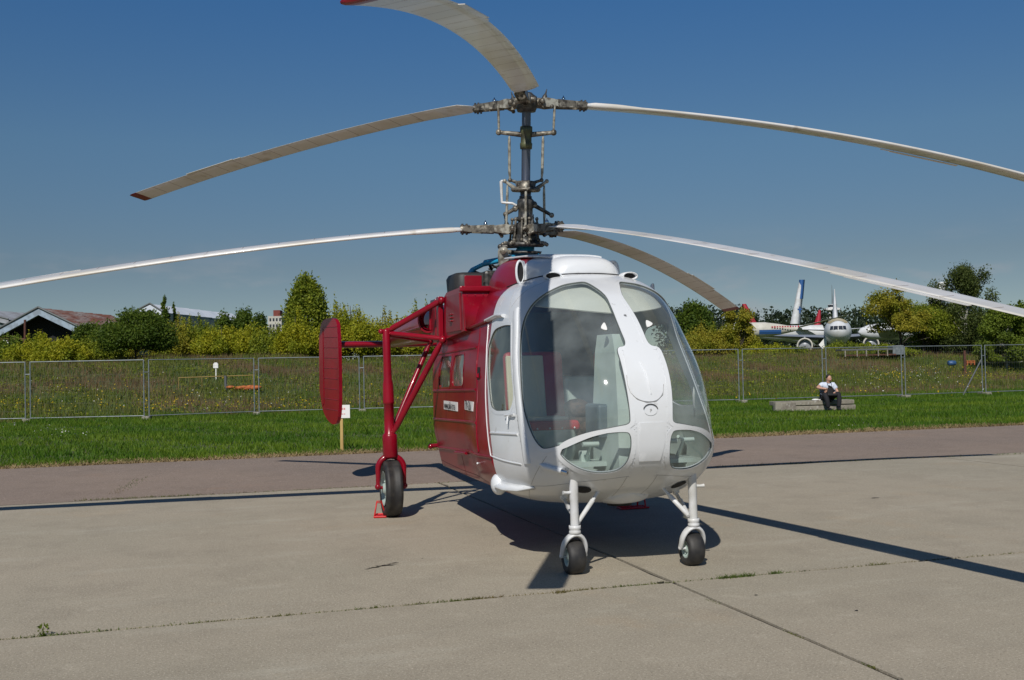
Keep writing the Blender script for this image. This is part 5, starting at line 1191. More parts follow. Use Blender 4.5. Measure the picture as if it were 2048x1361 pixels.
# registration plates on the red side
for sg in (1,):
    for (u0, u1, v0, v1, txt, sz, sxx) in ((2.86, 2.24, .470, .494, 'www.pkk-tr.ru', .104, .80), (1.925, 1.475, .478, .501, 'TP-126', .115, .86)):
        a, b_, c_, d_ = hull(u0, v1, .004), hull(u1, v1, .004), hull(u1, v0, .004), hull(u0, v0, .004)
        part('name_plate', M['plate'], heli, lambda m: m.add([a, b_, c_, d_, *[hull(uu, vv, -.001) for uu, vv in ((u0, v1), (u1, v1), (u1, v0), (u0, v0))]], [(0, 1, 2, 3), (0, 4, 5, 1), (1, 5, 6, 2), (2, 6, 7, 3), (3, 7, 4, 0)], False))
        o_ = (a + b_ + c_ + d_) / 4 + Vector((.009, 0, 0))
        text_mesh('plate_lettering', txt, sz, M['ink'], heli, frame_mtx(o_, (b_ - a), (a - d_)), sx=sxx, offset=-.0005)

# --- roof cowl
def cowl_ring(y, w, zt, zb, p=3.2, n=28):
    out = []
    for k in range(n + 1):
        a = pi * k / n; c_, s_ = cos(a), sin(a)
        r = (abs(c_) ** p + abs(s_) ** p) ** (-1 / p)
        out.append(Vector((w * r * c_, y, zb + (zt - zb) * r * s_)))
    return out
def cowl(m, secs):
    rings = [cowl_ring(*s) for s in secs]; n = len(rings[0]); vs = [v for r in rings for v in r]; fs = []
    for i in range(len(rings) - 1):
        for k in range(n - 1): fs.append((i * n + k, i * n + k + 1, (i + 1) * n + k + 1, (i + 1) * n + k))
    m.add(vs, fs)
part('roof_cowl_front', M['white'], heli, lambda m: cowl(m, [(2.602, .001, 2.16, 2.12), (2.60, .02, 2.20, 2.10), (2.595, .20, 2.25, 2.06), (2.575, .26, 2.29, 2.06), (2.53, .295, 2.318, 2.06), (2.45, .32, 2.338, 2.06), (2.3, .345, 2.36, 2.05), (2.1, .375, 2.385, 2.03), (1.93, .402, 2.403, 2.02)]))
part('roof_cowl_rear', M['red'], heli, lambda m: cowl(m, [(1.93, .402, 2.403, 2.02), (1.75, .43, 2.42, 2.0), (1.45, .465, 2.45, 1.98), (1.2, .47, 2.46, 1.98), (1.02, .44, 2.44, 1.98), (.95, .40, 2.41, 1.98), (.96, .36, 2.37, 1.98)]))
def roof_z(x, y):
    z0 = 2.0
    for k in range(200):
        z, a, b_ = zab(.8 + .2 * k / 200)
        if (y > Y0 and abs(x / max(a, 1e-6)) ** HN + abs((y - Y0) / max(b_, 1e-6)) ** HN <= 1) or (y <= Y0 and abs(x) <= a): z0 = z
    return z0
def gap_path(m):
    half = [(.372, 2.1), (.355, 2.25), (.33, 2.4), (.30, 2.50), (.27, 2.56), (.20, 2.597), (.10, 2.607), (0, 2.61)]
    pl = [(.405, 1.93), (.44, 1.75)][::-1] + half; pl = pl + [(-x, y) for x, y in reversed(pl[:-1])]
    m.tube([Vector((x * 1.005, y, roof_z(x, y) + .002)) for x, y in pl], .007, 6)
part('cowl_gap', M['hole'], heli, gap_path)
part('cowl_hatch', M['white'], heli, lambda m: m.loft([[v + Vector((0, 0, .016)) for v in cowl_ring(y, w, zt, zt - .05)[6:23]] + [v - Vector((0, 0, .0)) for v in reversed(cowl_ring(y, w, zt, zt - .05)[6:23])] for y, w, zt in ((2.30, .25, 2.352), (2.1, .28, 2.378), (1.75, .33, 2.413), (1.2, .36, 2.45))]))
for sg in (1, -1):
    part('cowl_intake', M['white'], heli, lambda m: m.loft([[Vector((sg * (x0 - .05 + dx * .9 * cos(a)), 1.97 + dy + .055 * k_ * cos(a) * .3, 2.245 + rz * .78 * sin(a))) for a in [2 * pi * k / 20 for k in range(20)]] for x0, dx, rz, dy, k_ in ((.40, .02, .13, .00, 1), (.455, .045, .135, .04, 1), (.465, .05, .13, .10, 1), (.462, .035, .11, .105, 1), (.45, .03, .10, .05, 1))], cap1=False))
    part('intake_opening', M['hole'], heli, lambda m: m.add([Vector((sg * (.412 + .032 * cos(a)), 2.055, 2.245 + .086 * sin(a))) for a in [2 * pi * k / 20 for k in range(20)]], [tuple(range(20))], False))

# --- stub wings, gear frames, booms and tail
def stub(m, sg):
    prof = [(1.27, 1.79), (1.19, 2.17), (1.10, 2.19), (.50, 2.185), (.38, 2.15), (.36, 1.75), (.5, 1.745)]
    m.loft([[Vector((sg * x, y, z)) for y, z in prof] for x in (.10, .715)], smooth=False)
for sg in (1, -1):
    st = part('stub_wing', M['red'], heli, lambda m: stub(m, sg))
    part('end_rib_plate', M['red_chalky'], heli, lambda m: m.prism([(1.15, 1.80), (1.12, 2.14), (.56, 2.14), (.50, 1.80)], (sg * .722, 0, 0), (0, 1, 0), (0, 0, 1), .012))
    part('rib_bracket', M['red'], heli, lambda m: [m.box((sg * .735, .78, 1.90 + .03 * k), (.03, .10, .012), bev=.003) for k in range(3)])
    part('top_lug', M['red'], heli, lambda m: (m.box((sg * .60, 1.14, 2.24), (.16, .03, .11), bev=.006), m.box((sg * .58, 1.20, 2.17), (.32, .06, .05), bev=.012)))
    part('stub_fillet', M['red'], heli, lambda m: m.loft([[Vector((sg * x, y, z)) for y, z in ((1.22, 2.10), (1.22 + l, 1.82), (1.22 + l * .4, 1.80), (1.0, 2.0))] for x, l in ((.45, .50), (.60, .30), (.71, .08))]))
    part('engine_mount_ring', M['red'], heli, lambda m: m.lathe([(.03, .115), (.03, .135), (-.03, .135), (-.03, .10), (.03, .10)], (sg * .76, -.14, 1.955), (sg * .75, .66, 0), 26, smooth=False))
    part('ring_web', M['red'], heli, lambda m: (m.box((sg * .745, .02, 1.95), (.03, .26, .40), bev=.01), m.tube([(sg * .76, -.10, 1.85), (sg * .76, -.10, 2.06)], .014, 8), m.box((sg * .74, .28, 1.95), (.05, .12, .42), bev=.008)))
    riv = MB()
    for i in range(6):
        for j in range(13):
            c0 = Vector((sg * (.30 + .075 * i), 1.205 + (2.16 - (1.83 + .026 * j)) * .21, 1.83 + .026 * j)); s_ = .006
            riv.add([c0 + Vector(d) for d in ((s_, 0, 0), (0, 0, s_), (-s_, 0, 0), (0, 0, -s_), (0, .006, 0))], [(0, 1, 4), (1, 2, 4), (2, 3, 4), (3, 0, 4)])
    riv.build('stub_rivets', M['red'], heli, kind='stuff')
    # main gear leg
    X0 = 1.215
    leg = part('main_gear_leg', M['red'], heli, lambda m: (m.lathe([(0, 0), (0, .030), (.02, .038), (.35, .040), (.50, .043), (.55, .052), (.72, .056), (.74, .058), (.745, .050), (1.03, .052), (1.05, .070), (1.06, .074), (1.26, .074), (1.28, .062), (1.29, 0)], (sg * (X0 + .015), 0, 1.86), (sg * -.018, 0, -1), 22)))
    part('leg_crosshead', M['red'], leg, lambda m: (m.tube([(sg * (X0 - .06), 0, 1.835), (sg * (X0 + .07), 0, 1.835)], .018, 10), m.ball((sg * (X0 + .065), 0, 1.835), .028, 6)))
    def frk(m):
        P = []
        for k in range(13):
            a = pi * k / 12; P.append((sg * (X0 - .01) + .128 * cos(a), 0, .475 + .125 * sin(a)))
        P = [(P[0][0] + .004, 0, .30)] + [(P[0][0], 0, .40)] + P + [(P[-1][0], 0, .40)] + [(P[-1][0] - .004, 0, .30)]
        m.tube(P, [.020, .024, .027] + [.030] * 11 + [.027, .024, .020], 12); m.ball(P[0], .032, 6); m.ball(P[-1], .032, 6)
    part('wheel_fork', M['red'], heli, frk)
    for nm, p0, p1, r in (('upper_brace', (X0, 0, 1.84), (.74, .38, 2.12), .030), ('level_brace', (X0, 0, 1.82), (.74, .40, 1.745), .024), ('level_brace', (X0, 0, 1.80), (.74, -.22, 1.74), .022),
                          ('drag_brace', (X0 - .02, .02, .80), (.74, .40, 1.735), .030), ('drag_brace', (X0 - .03, -.02, .84), (.74, -.24, 1.73), .027)):
        def br(m):
            a_, b2 = Vector((sg * p0[0], p0[1], p0[2])), Vector((sg * p1[0], p1[1], p1[2])); d_ = (b2 - a_)
            m.tube([a_, a_ + d_ * .05, a_ + d_ * .10, a_ + d_ * .90, a_ + d_ * .95, b2], [r * .6, r * .7, r, r, r * .7, r * .65], 12); m.ball(b2, r * 1.25, 6); m.ball(a_, r * 1.1, 6)
        part(nm, M['red'], heli, br)
    # main wheel
    wx = sg * (X0 - .01); R_, Wd = .282, .170
    tp = [(-.40, .62), (-.46, .72), (-.50, .82), (-.48, .91), (-.40, .965), (-.26, .992), (-.245, .982), (-.12, 1.0), (-.105, .990), (.0, 1.002), (.105, .990), (.12, 1.0), (.245, .982), (.26, .992), (.40, .965), (.48, .91), (.50, .82), (.46, .72), (.40, .62)]
    wh = empty('main_wheel', (0, 0, 0)); wh.parent = heli
    part('tyre', M['rubber'], wh, lambda m: m.lathe([(h * Wd, r * R_) for h, r in tp], (wx, 0, R_ - .002), (1, 0, 0), 48))
    part('rim', M['wheel'], wh, lambda m: (m.lathe([(-.078, .172), (-.080, .160), (-.055, .150), (-.045, .10), (-.060, .055), (-.085, .045), (-.085, 0)], (wx, 0, R_), (1, 0, 0), 32), m.lathe([(.078, .172), (.080, .160), (.055, .150), (.045, .10), (.060, .055), (.085, .045), (.085, 0)], (wx, 0, R_), (1, 0, 0), 32),
                                        [m.ball((wx + sg * .052, .085 * cos(k * pi / 4), R_ + .085 * sin(k * pi / 4)), .012, 4) for k in range(8)]))
    part('axle', M['red'], heli, lambda m: m.tube([(wx - .13, 0, .29), (wx + .13, 0, .29)], .016, 10))
    # tail boom
    part('tail_boom', M['red'], heli, lambda m: m.loft([[Vector((sg * (x + rx * cos(a)), y, z + rz * sin(a))) for a in [2 * pi * k / 28 for k in range(28)]] for y, x, z, rx, rz in ((.30, .60, 1.92, .10, .17), (-.30, .66, 1.915, .13, .19), (-1.2, .655, 1.91, .12, .175), (-3.6, .64, 1.88, .08, .125), (-3.75, .64, 1.88, .07, .11), (-3.8, .64, 1.88, .03, .05))]))
    part('boom_strake', M['red'], heli, lambda m: m.tube([(sg * .79, -.25, 1.90), (sg * .715, -3.6, 1.87)], .012, 8))
    # fin toed in
    fz = [(.0, .70), (.30, .66), (.42, .72)]
    ax = Vector((sg * .245, -.97, 0)).normalized(); fo = Vector((sg * 1.335, -3.30, 0))
    fin_poly = sm([(.02, 1.95), (.06, 2.08), (.20, 2.14), (.45, 2.14), (.62, 2.10), (.70, 1.98), (.71, 1.75), (.71, 1.20), (.66, .98), (.52, .84), (.30, .76), (.12, .78), (.03, .92), (.0, 1.2), (.0, 1.7)], 3)
    side = ax.cross(Vector((0, 0, 1)))
    def fin(m):
        m.prism(fin_poly, fo, ax, (0, 0, 1), .045)
    f_ = part('tail_fin', M['red'], heli, fin)
    for k in range(9):
        z_ = 2.02 - .135 * k
        for s2 in (1, -1): part('fin_rib', M['red'], f_, lambda m: m.tube([fo + ax * .04 + Vector((0, 0, z_)) + side * (.0225 * s2), fo + ax * .56 + Vector((0, 0, z_ + .015)) + side * (.0225 * s2)], .006, 6))
    part('rudder', M['red'], f_, lambda m: m.prism([(.575, 2.02), (.72, 1.94), (.735, 1.2), (.64, .98), (.575, 1.02)], fo, ax, (0, 0, 1), .058))
    part('rudder_hinge', M['dark_metal'], f_, lambda m: [m.box(fo + ax * .60 + Vector((0, 0, z_)), (.03, .03, .02)) for z_ in (1.78, 1.30)])
# tailplane
part('tailplane', M['red'], heli, lambda m: m.loft([[Vector((x, -3.42 - c_ * .42, 1.79 + t_ * .045)) for c_, t_ in ((0, 0), (.08, .7), (.3, 1), (.6, .6), (1, 0), (.6, -.5), (.3, -.9), (.08, -.7))] for x in (1.38, .6, -.6, -1.38)]))

# --- behind the cowl: oil cooler box, gearbox, blue engine tubes
part('cooler_box', M['black'], heli, lambda m: m.loft([[Vector((.44 + (.20 - i_) * cx_, .32 + (.26 - i_) * cy_, z)) for cx_, cy_ in [(max(-1, min(1, 1.25 * cos(a))), max(-1, min(1, 1.25 * sin(a)))) for a in [2 * pi * k / 28 for k in range(28)]]] for z, i_ in ((2.17, .01), (2.34, 0), (2.375, .02), (2.38, .05))]))
part('cooler_box', M['black'], heli, lambda m: m.loft([[Vector((-.44 + (.20 - i_) * cx_, .32 + (.26 - i_) * cy_, z)) for cx_, cy_ in [(max(-1, min(1, 1.25 * cos(a))), max(-1, min(1, 1.25 * sin(a)))) for a in [2 * pi * k / 28 for k in range(28)]]] for z, i_ in ((2.17, .01), (2.34, 0), (2.375, .02), (2.38, .05))]))
for dy in (0, .045):
    part('blue_engine_tube', M['blue'], heli, lambda m: m.tube([(.46, .26 - dy * 2, 2.26), (.45, .30 - dy * 2, 2.36), (.40, .36 - dy * 2, 2.43), (.32, .45 - dy * 2, 2.47), (.20, .58 - dy, 2.49)], .022, 10))
part('blue_engine_tube', M['blue'], heli, lambda m: m.tube([(.30, .40, 2.485), (.16, .62, 2.50), (.06, .72, 2.52)], .03, 10))
def clutter(m):
    r_ = random.Random(5)
    for k in range(26):
        p = Vector((r_.uniform(-.1, .38), r_.uniform(.25, .75), r_.uniform(2.2, 2.44))); q = p + Vector((r_.uniform(-.12, .12), r_.uniform(-.1, .1), r_.uniform(-.06, .06)))
        m.tube([p, q], r_.uniform(.01, .03), 8)
    m.box((.12, .45, 2.28), (.5, .4, .22), bev=.03)
part('engine_accessories', M['dark_metal'], heli, clutter)
part('gearbox', M['blue'], heli, lambda m: (m.lathe([(0, .22), (.12, .22), (.16, .14), (.22, .10), (.30, .085), (.34, .085), (.35, .06)], (0, .775, 2.26), (0, .075, 1), 26), m.box((.10, .80, 2.50), (.09, .09, .06), bev=.01), m.box((-.06, .87, 2.51), (.10, .06, .05), bev=.01)))

# --- rotor mast; positions from height: the mast leans forward
def mast(z): return Vector((0, .785 + (z - 2.55) * .108, z))
def mpt(r, az, z, dz=0):
    a = rad(az); m0 = mast(z); return m0 + Vector((r * sin(a), r * cos(a), -.075 * r * cos(a) + dz))
MAX = Vector((0, .108, 1)).normalized()
part('mast_shaft', M['shaft'], heli, lambda m: m.lathe([(0, .052), (.62, .052), (.64, .043), (1.0, .043), (1.45, .043)], mast(2.5), MAX, 22))
part('mast_collar', M['olive_metal'], heli, lambda m: m.lathe([(0, .045), (0, .056), (.05, .060), (.06, .052), (.14, .052), (.16, .060), (.21, .058), (.215, .045)], mast(3.52), MAX, 22))
part('lower_housing', M['dark_metal'], heli, lambda m: (m.lathe([(0, .05), (0, .075), (.04, .085), (.05, .07), (.12, .07), (.14, .082), (.2, .08), (.22, .06), (.24, .06)], mast(2.84), MAX, 22)))
part('swash_ring', M['hub_metal'], heli, lambda m: m.lathe([(0, .07), (0, .13), (.02, .145), (.035, .13), (.04, .09), (.08, .10), (.10, .09), (.105, .05)], mast(3.12), MAX, 26))
part('swash_ring', M['dark_metal'], heli, lambda m: m.lathe([(0, .08), (0, .17), (.02, .19), (.045, .185), (.05, .12), (.09, .13), (.12, .12), (.125, .06)], mast(2.60), MAX, 28))
part('base_flange', M['dark_metal'], heli, lambda m: m.lathe([(0, .06), (0, .15), (.025, .16), (.03, .09), (.07, .075)], mast(2.535), MAX, 24))
def knuckle(m, p, r=.022): m.ball(p, r, 5)
def arm2(m, a, b_, r0, r1): m.tube([a, a.lerp(b_, .5), b_], [r0, (r0 + r1) / 2, r1], 8); knuckle(m, b_, r1 * 1.6)
# rocker arms (az of image left/right seen from the front is about +90 / -90 plus the yaw)
AZL, AZR = 102, -76
for az in (AZL, AZR):
    part('rocker_arm', M['hub_metal'], heli, lambda m: arm2(m, mpt(.05, az, 3.655), mpt(.26, az, 3.675), .026, .019))
    part('pitch_link', M['pale_metal'], heli, lambda m: (m.tube([mpt(.26, az, 3.69), mpt(.26, az, 3.73), mpt(.265, az, 3.88), mpt(.27, az, 3.92)], [.006, .012, .012, .007], 8), knuckle(m, mpt(.26, az, 3.69), .016)))
    part('control_rod', M['pale_metal'], heli, lambda m: m.tube([mpt(.160, az, 3.64), mpt(.160, az, 3.60), mpt(.155, az, 3.30), mpt(.15, az, 3.23)], [.008, .014, .014, .008], 8))
    part('swash_arm', M['pale_metal'], heli, lambda m: arm2(m, mpt(.09, az, 3.14), mpt(.20, az, 3.22), .024, .013))
    part('swash_arm', M['hub_metal'], heli, lambda m: arm2(m, mpt(.06, az + 12, 3.20), mpt(.15, az, 3.23), .016, .013))
for az, z1 in ((AZL, 2.80), (AZR, 2.80), (15, 2.70)):
    part('long_control_rod', M['pale_metal'], heli, lambda m: m.tube([mpt(.175 if az != 15 else .10, az, 3.18), mpt(.175 if az != 15 else .12, az, 3.10), mpt(.18 if az != 15 else .13, az, z1 + .1), mpt(.18 if az != 15 else .13, az, z1)], [.009, .013, .013, .009], 8))
part('white_link', M['white_gear'], heli, lambda m: (m.tube([mpt(.235, AZL + 4, 3.22), mpt(.225, AZL + 4, 3.02)], [.016, .012], 8), m.tube([mpt(.225, AZL + 4, 3.02), mpt(.13, AZL - 10, 3.01), mpt(.09, AZL - 10, 2.99)], .012, 8), m.tube([mpt(.235, AZL + 4, 3.22), mpt(.19, AZL, 3.225)], .012, 8)))
part('bell_crank', M['hub_metal'], heli, lambda m: (arm2(m, mpt(.07, AZL, 2.98), mpt(.19, AZL + 5, 2.91), .022, .016), knuckle(m, mpt(.1, AZL, 2.96), .03)))
part('bell_crank', M['hub_metal'], heli, lambda m: (arm2(m, mpt(.07, AZR, 3.0), mpt(.25, AZR, 2.90), .022, .016), knuckle(m, mpt(.08, AZR, 3.0), .034)))
for az in (60, 30, 0, -40, 120, 150): part('short_link', M['hub_metal'], heli, lambda m: (m.tube([mpt(.15, az, 2.66), mpt(.13, az, 2.86)], .011, 8), knuckle(m, mpt(.15, az, 2.66), .022), knuckle(m, mpt(.13, az, 2.86), .018)))
for az in (10, 55, 100, 150, 210, 270, 320): part('swash_lug', M['hub_metal'], heli, lambda m: (m.box(mpt(.185, az, 2.635), (.05, .05, .035), bev=.01), m.ball(mpt(.215, az, 2.625), .02, 5)))
part('servo_bracket', M['pale_metal'], heli, lambda m: (m.prism(sm([(-.04, -.09), (.03, -.09), (.04, .05), (.015, .09), (-.02, .09), (-.045, .05)], 2), (.24, .86, 2.50), (.96, .26, 0), (0, 0, 1), .05), m.lathe([(-.035, 0), (-.035, .034), (.035, .034), (.035, 0)], (.235, .88, 2.55), (0.26, .96, 0), 16), m.tube([(.22, .82, 2.55), (.10, .80, 2.545)], .022, 12), m.box((.15, .80, 2.49), (.12, .06, .03), bev=.008)))
part('servo_arm', M['dark_metal'], heli, lambda m: arm2(m, mpt(.10, 70, 2.61), mpt(.24, 95, 2.60), .022, .018))

def hub(z0, azs, upper):
    h = part('rotor_hub', M['dark_metal'], heli, lambda m: (m.lathe([(-.09, .045), (-.09, .085), (-.05, .10), (.0, .105), (.05, .10), (.07, .07), (.09, .05), (.10, 0)], mast(z0), MAX, 24)))
    for az in azs:
        def P(r, dz=0, side=0): return mpt(r, az, z0, dz) + Vector((cos(rad(az)), -sin(rad(az)), 0)) * side
        part('hinge_block', M['hub_metal'], h, lambda m: (m.tube([P(.06), P(.14)], .05, 10), m.tube([P(.13, 0, -.075), P(.13, 0, .075)], .034, 14), m.ball(P(.13, 0, .08), .028, 5), m.ball(P(.13, 0, -.08), .028, 5)))
        part('hinge_fork', M['pale_metal'], h, lambda m: [m.prism([(.10, -.03), (.20, -.045), (.30, -.03), (.30, .03), (.20, .045), (.10, .03)], P(0, 0, sd2), (sin(rad(az)), cos(rad(az)), -.075 * cos(rad(az))), (0, 0, 1), .014) for sd2 in (-.05, .05)])
        part('grip_barrel', M['hub_metal'], h, lambda m: (m.tube([P(.20), P(.26), P(.40), P(.42)], [.03, .038, .038, .045], 14)))
        part('blade_grip', M['hub_metal'], h, lambda m: ([m.prism([(.30, -.038), (.54, -.03), (.60, -.022), (.60, .022), (.54, .03), (.30, .038)], P(0, 0, sd2), (sin(rad(az)), cos(rad(az)), -.075 * cos(rad(az))), (0, 0, 1), .012) for sd2 in (-.045, .045)], m.box(P(.33), (.07, .07, .06), bev=.01), m.tube([P(.53), P(.62)], .042, 12)))
        part('grip_bolt', M['dark_metal'], h, lambda m: [m.lathe([(-.05, 0), (-.05, .010), (.05, .010), (.05, 0)], P(r_, 0, s3), (0, 0, 1), 8) for r_ in (.56, .60) for s3 in (-.02, .02)])
        part('damper_cap', M['chrome'], h, lambda m: m.lathe([(0, .018), (.015, .020), (.03, .017), (.035, .008), (.05, .003), (.055, 0)], P(.38, .035), (0, 0, 1), 12))
        part('damper_cap', M['dark_metal'], h, lambda m: m.lathe([(0, .026), (.03, .022), (.05, .010), (.10, .003)], P(.17, .035, .03), (sin(rad(az)) * .3, cos(rad(az)) * .3, 1), 12))
        part('pitch_horn', M['hub_metal'], h, lambda m: (m.tube([P(.25, -.01), P(.24, -.035, .06), P(.22, -.05, .09)], [.02, .015, .012], 8), knuckle(m, P(.22, -.05, .09), .02)))
    return h
UP = (22.1, 141.5, 265.0); LO = (-135.8, -15.8, 100.0)
hub(3.955, UP, True); hub(2.765, LO, False)

def blade(z0, az, droop, te, R=6.18, pitch_root=8, pitch_tip=2, pw=1.9, tabs=True, thick=1.0):
    """te: +1 when the trailing edge lies on the side of increasing azimuth"""
    a = rad(az); er = Vector((sin(a), cos(a), 0)); et = Vector((cos(a), -sin(a), 0)) * te     # et points to the trailing edge
    def centre(r): return mast(z0) + er * r + Vector((0, 0, -.075 * r * cos(a) - droop * max(0, (r - .5) / 5.75) ** pw))
    prof = [(-.252, 0), (-.248, .026), (-.215, .050), (-.10, .064), (.05, .058), (.25, .040), (.50, .018), (.75, .004), (.75, -.004), (.45, -.018), (.1, -.036), (-.10, -.046), (-.2, -.042), (-.243, -.024)]
    def sec(r, ch, th, pit, x0=0):
        c0 = centre(r); t = (centre(r + .05) - c0).normalized(); e = et; n = e.cross(t)
        if n.z < 0: n = -n
        e = (t.cross(n)).normalized(); e = e if e.dot(et) > 0 else -e
        p = rad(pit); e2 = e * cos(p) - n * sin(p); n2 = n * cos(p) + e * sin(p)
        return [c0 + e2 * ((x + x0) * ch) + n2 * (y * ch * th) for x, y in prof]
    b = MB(); rings = []; n = 40
    rs = [.60, .62, .70, .80, .90, .98, 1.02, 1.06, 1.10, 1.15, 1.2, 1.25] + [1.3 + (R - .16 - 1.3) * i / n for i in range(n + 1)]
    for r in rs:
        f = min(1, max(0, (r - .60) / .06)); ch = .13 + .12 * f; g_ = min(1, max(0, (r - .95) / .25)); th = thick * (1.55 - .55 * g_)
        pit = pitch_root + (pitch_tip - pitch_root) * (r / R)
        rings.append(sec(r, ch, th, pit))
    b.loft(rings)
    bl = b.build('rotor_blade', M['blade'], heli)
    b = MB(); b.loft([sec(R - .16, .25, 1.03 * thick, pitch_tip), sec(R - .05, .25, 1.03 * thick, pitch_tip), sec(R - .01, .23, .9, pitch_tip), sec(R, .16, .5, pitch_tip)]); b.build('blade_tip', M['blade_tip'], bl)
    # root cuff with its bolts
    b = MB(); b.loft([sec(.58, .125, 1.9, pitch_root), sec(.64, .20, 1.95, pitch_root), sec(.80, .215, 2.0, pitch_root), sec(.98, .215, 1.9, pitch_root), sec(1.04, .20, 1.3, pitch_root)]); b.build('root_cuff', M['white_gear'], bl)
    if tabs:
        b = MB()
        for r0, r1 in ((R * .64, R * .66), (R * .66, R * .80)):
            pit = pitch_tip + 2
            A, B2 = sec(r0, .25, 1, pit), sec(r1, .25, 1, pit)
            q = lambda s0, k: s0[7] + (s0[7] - s0[4]).normalized() * k
            w = .035 if r1 > R * .7 else .018
            vs = [A[7], B2[7], q(B2, w), q(A, w)]; up = Vector((0, 0, .002))
            b.add([v + up for v in vs] + [v - up for v in vs], [(0, 1, 2, 3), (7, 6, 5, 4), (0, 4, 5, 1), (1, 5, 6, 2), (2, 6, 7, 3), (3, 7, 4, 0)], False)
        b.build('trim_tab', M['blade'], bl)
    # pocket joints: thin dark seams across the aft part
    b = MB()
    for k in range(1, 16):
        r = 1.0 + (R - 1.2) * k / 16; pit = pitch_root + (pitch_tip - pitch_root) * (r / R)
        A = sec(r, .2505, 1.03 * thick, pit); B2 = sec(r + .006, .2505, 1.03 * thick, pit)
        b.add([A[8], A[9], A[10], A[11], B2[8], B2[9], B2[10], B2[11]], [(0, 1, 5, 4), (1, 2, 6, 5), (2, 3, 7, 6)], False)
        b.add([A[7], A[6], A[5], B2[7], B2[6], B2[5]], [(0, 1, 4, 3), (1, 2, 5, 4)], False)
    b.build('pocket_seams', M['blade_seam'], bl, kind='stuff')
blade(3.955, UP[0], .70, -1, pitch_root=-4, pitch_tip=-6, pw=2.2)
blade(3.955, UP[1], .65, -1, pitch_root=-4, pitch_tip=-9, pw=1.5, R=6.06)
blade(3.955, UP[2], .52, -1, pitch_root=-5, pitch_tip=-2, pw=2.0, R=6.6, thick=1.35)
blade(2.765, LO[0], .91, 1, pitch_root=-3, pitch_tip=-6, pw=1.65)
blade(2.765, LO[1], .93, 1, pitch_root=2, pitch_tip=-1, pw=1.35)
blade(2.765, LO[2], .81, 1, pitch_root=-15, pitch_tip=-21, pw=1.38, thick=1.1, R=6.5)

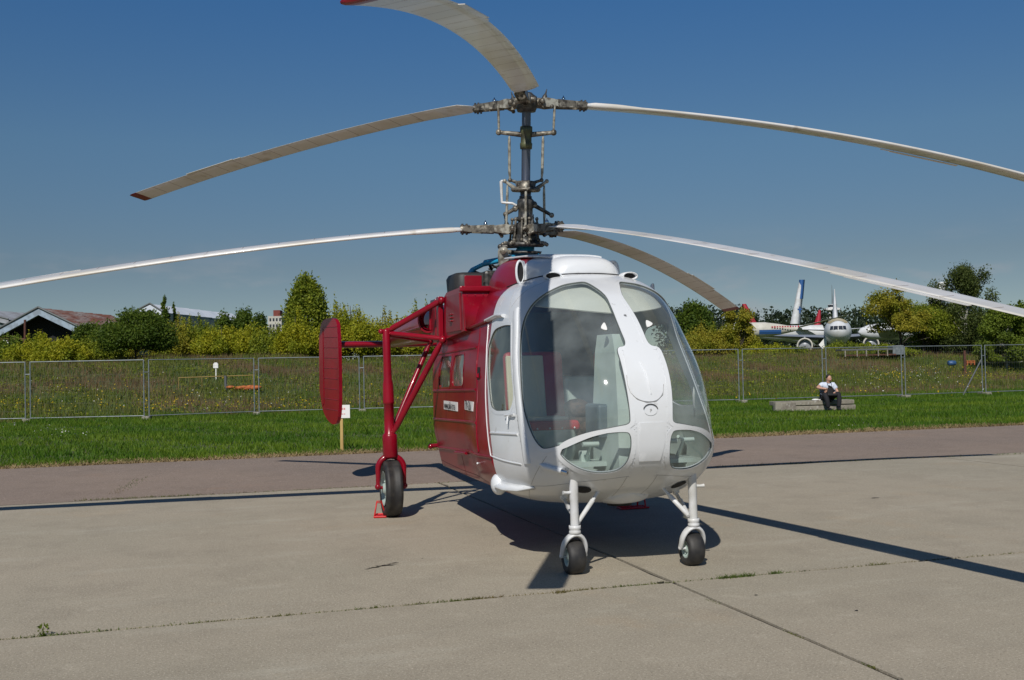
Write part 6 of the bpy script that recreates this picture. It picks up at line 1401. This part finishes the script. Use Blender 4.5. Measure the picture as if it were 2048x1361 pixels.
# --- nose gear
for sg in (1, -1):
    gx, gy = sg * .45, 3.48; R_, Wd = .122, .126
    lean = sg * -.045
    top = Vector((gx - lean * 0 - sg * .0, gy - .10, .70)); bot = Vector((gx, gy, .305))
    top = Vector((gx + sg * .0, gy - .01, .70))
    part('nose_gear_strut', M['white_gear'], heli, lambda m: (m.tube([top, top.lerp(bot, .45), top.lerp(bot, .46), bot], [.032, .032, .030, .030], 18), m.lathe([(0, .036), (0, .042), (.025, .042), (.03, .036), (.04, .042), (.06, .042), (.06, .02)], bot + (top - bot) * .1, bot - top, 18)))
    part('tow_lug', M['white_gear'], heli, lambda m: m.tube([top.lerp(bot, .32), top.lerp(bot, .32) + Vector((sg * .055, .01, 0)), top.lerp(bot, .32) + Vector((sg * .085, .015, .002))], [.014, .010, .014], 8))
    for q in ((sg * .235, 3.40, .575), (sg * .437, 3.20, .50)):
        part('gear_brace', M['white_gear'], heli, lambda m: (m.tube([Vector(q), Vector(q).lerp(bot + Vector((-sg * .02, 0, .04)), .3), Vector(q).lerp(bot + Vector((-sg * .02, 0, .04)), .31), bot + Vector((-sg * .03, -.02, .055))], [.013, .013, .018, .016], 10), m.ball(q, .022, 5), m.ball(bot + Vector((-sg * .03, -.02, .055)), .020, 5)))
        part('brace_lug', M['white_gear'], heli, lambda m: m.box(Vector(q) + Vector((0, 0, .015)), (.05, .05, .04), bev=.008))
    def nf(m):
        hb, ctr = .084, Vector((gx, gy - .03, .165)); P = []
        for k in range(15):
            a = pi * k / 14; P.append(ctr + Vector((hb * cos(a), .03 * sin(a), .115 * sin(a))))
        P = [Vector((P[0].x, gy - .05, .128))] + P + [Vector((P[-1].x, gy - .05, .128))]
        rings = []
        for i, p in enumerate(P):
            t = (P[min(i + 1, len(P) - 1)] - P[max(i - 1, 0)]).normalized(); o2 = Vector((0, 1, 0)); nrm_ = t.cross(o2).normalized(); s2 = .6 + .4 * sin(pi * i / (len(P) - 1))
            rings.append([p + o2 * (.040 * s2 * cos(a)) + nrm_ * (.017 * sin(a)) for a in [2 * pi * k / 14 for k in range(14)]])
        m.loft(rings)
        m.tube([bot + Vector((0, 0, .01)), ctr + Vector((0, .03, .11))], .022, 12)
    part('nose_fork', M['white_gear'], heli, nf)
    wh = empty('nose_wheel', (0, 0, 0)); wh.parent = heli
    tp = [(-.40, .52), (-.47, .62), (-.50, .74), (-.47, .86), (-.38, .95), (-.2, .99), (0, 1.0), (.2, .99), (.38, .95), (.47, .86), (.50, .74), (.47, .62), (.40, .52)]
    wc = Vector((gx, gy - .045, R_ - .003))
    part('tyre', M['rubber'], wh, lambda m: m.lathe([(h * Wd, r * R_) for h, r in tp], wc, (1, 0, 0), 40))
    part('rim', M['wheel'], wh, lambda m: (m.lathe([(.052, .066), (.054, .058), (.038, .052), (.034, .03), (.048, .020), (.052, 0)], wc, (1, 0, 0), 26), m.lathe([(-.052, .066), (-.054, .058), (-.038, .052), (-.034, .03), (-.048, .020), (-.052, 0)], wc, (1, 0, 0), 26),
                                         [m.ball(wc + Vector((sg2 * .040, .040 * cos(k * pi / 3), .042 * sin(k * pi / 3))), .007, 4) for k in range(6) for sg2 in (1, -1)]))
    part('axle', M['white_gear'], heli, lambda m: (m.tube([wc + Vector((-.09, 0, .005)), wc + Vector((.09, 0, .005))], .010, 10), m.ball(wc + Vector((.089, 0, .01)), .016, 5), m.ball(wc + Vector((-.089, 0, .01)), .016, 5)))
    # opening in the belly round the strut top
    part('gear_well', M['hole'], heli, lambda m: m.lathe([(0, .060), (.002, .0)], hull(sg * .185, .328, .003), hull(sg * .185, .328, .01) - hull(sg * .185, .328, 0), 18))

# --- wheel chocks
def chock(m):
    m.tube([(-.13, .0, .012), (.13, .0, .012)], .009, 8); m.tube([(-.13, .14, .012), (.13, .14, .012)], .009, 8)
    for x in (-.13, .13): m.tube([(x, 0, .012), (x, .14, .012)], .009, 8)
    for x in (-.10, .06): m.tube([(x, .14, .012), (x - .005, .09, .13), (x + .03, .03, .135), (x + .03, .0, .012)], .008, 8)
    m.box((-.0, .07, .006), (.26, .12, .006))
HELI_MW = Matrix.Translation(Vector(HELI_O)) @ Matrix.Rotation(HELI_RZ, 4, 'Z')
ck = part('wheel_chock', M['bright_red'], None, chock); p = HELI_MW @ Vector((1.37, -.04, 0)); ck.location = p; ck.rotation_euler = (0, 0, HELI_RZ + rad(80)); ck.scale = (.8, .8, 1.1)
tag(ck, 'bright red tubular chock beside the near main wheel under the red gear leg', 'wheel chock', 'red wheel chocks')
ck2 = ck.copy(); C.objects.link(ck2); ck2.location = HELI_MW @ Vector((-1.19, .33, 0)); ck2.rotation_euler = (0, 0, HELI_RZ); ck2.scale = (1.1, 1, 1)
ck2['label'] = 'red tubular chock in deep shade at the far main wheel beyond the nose struts'
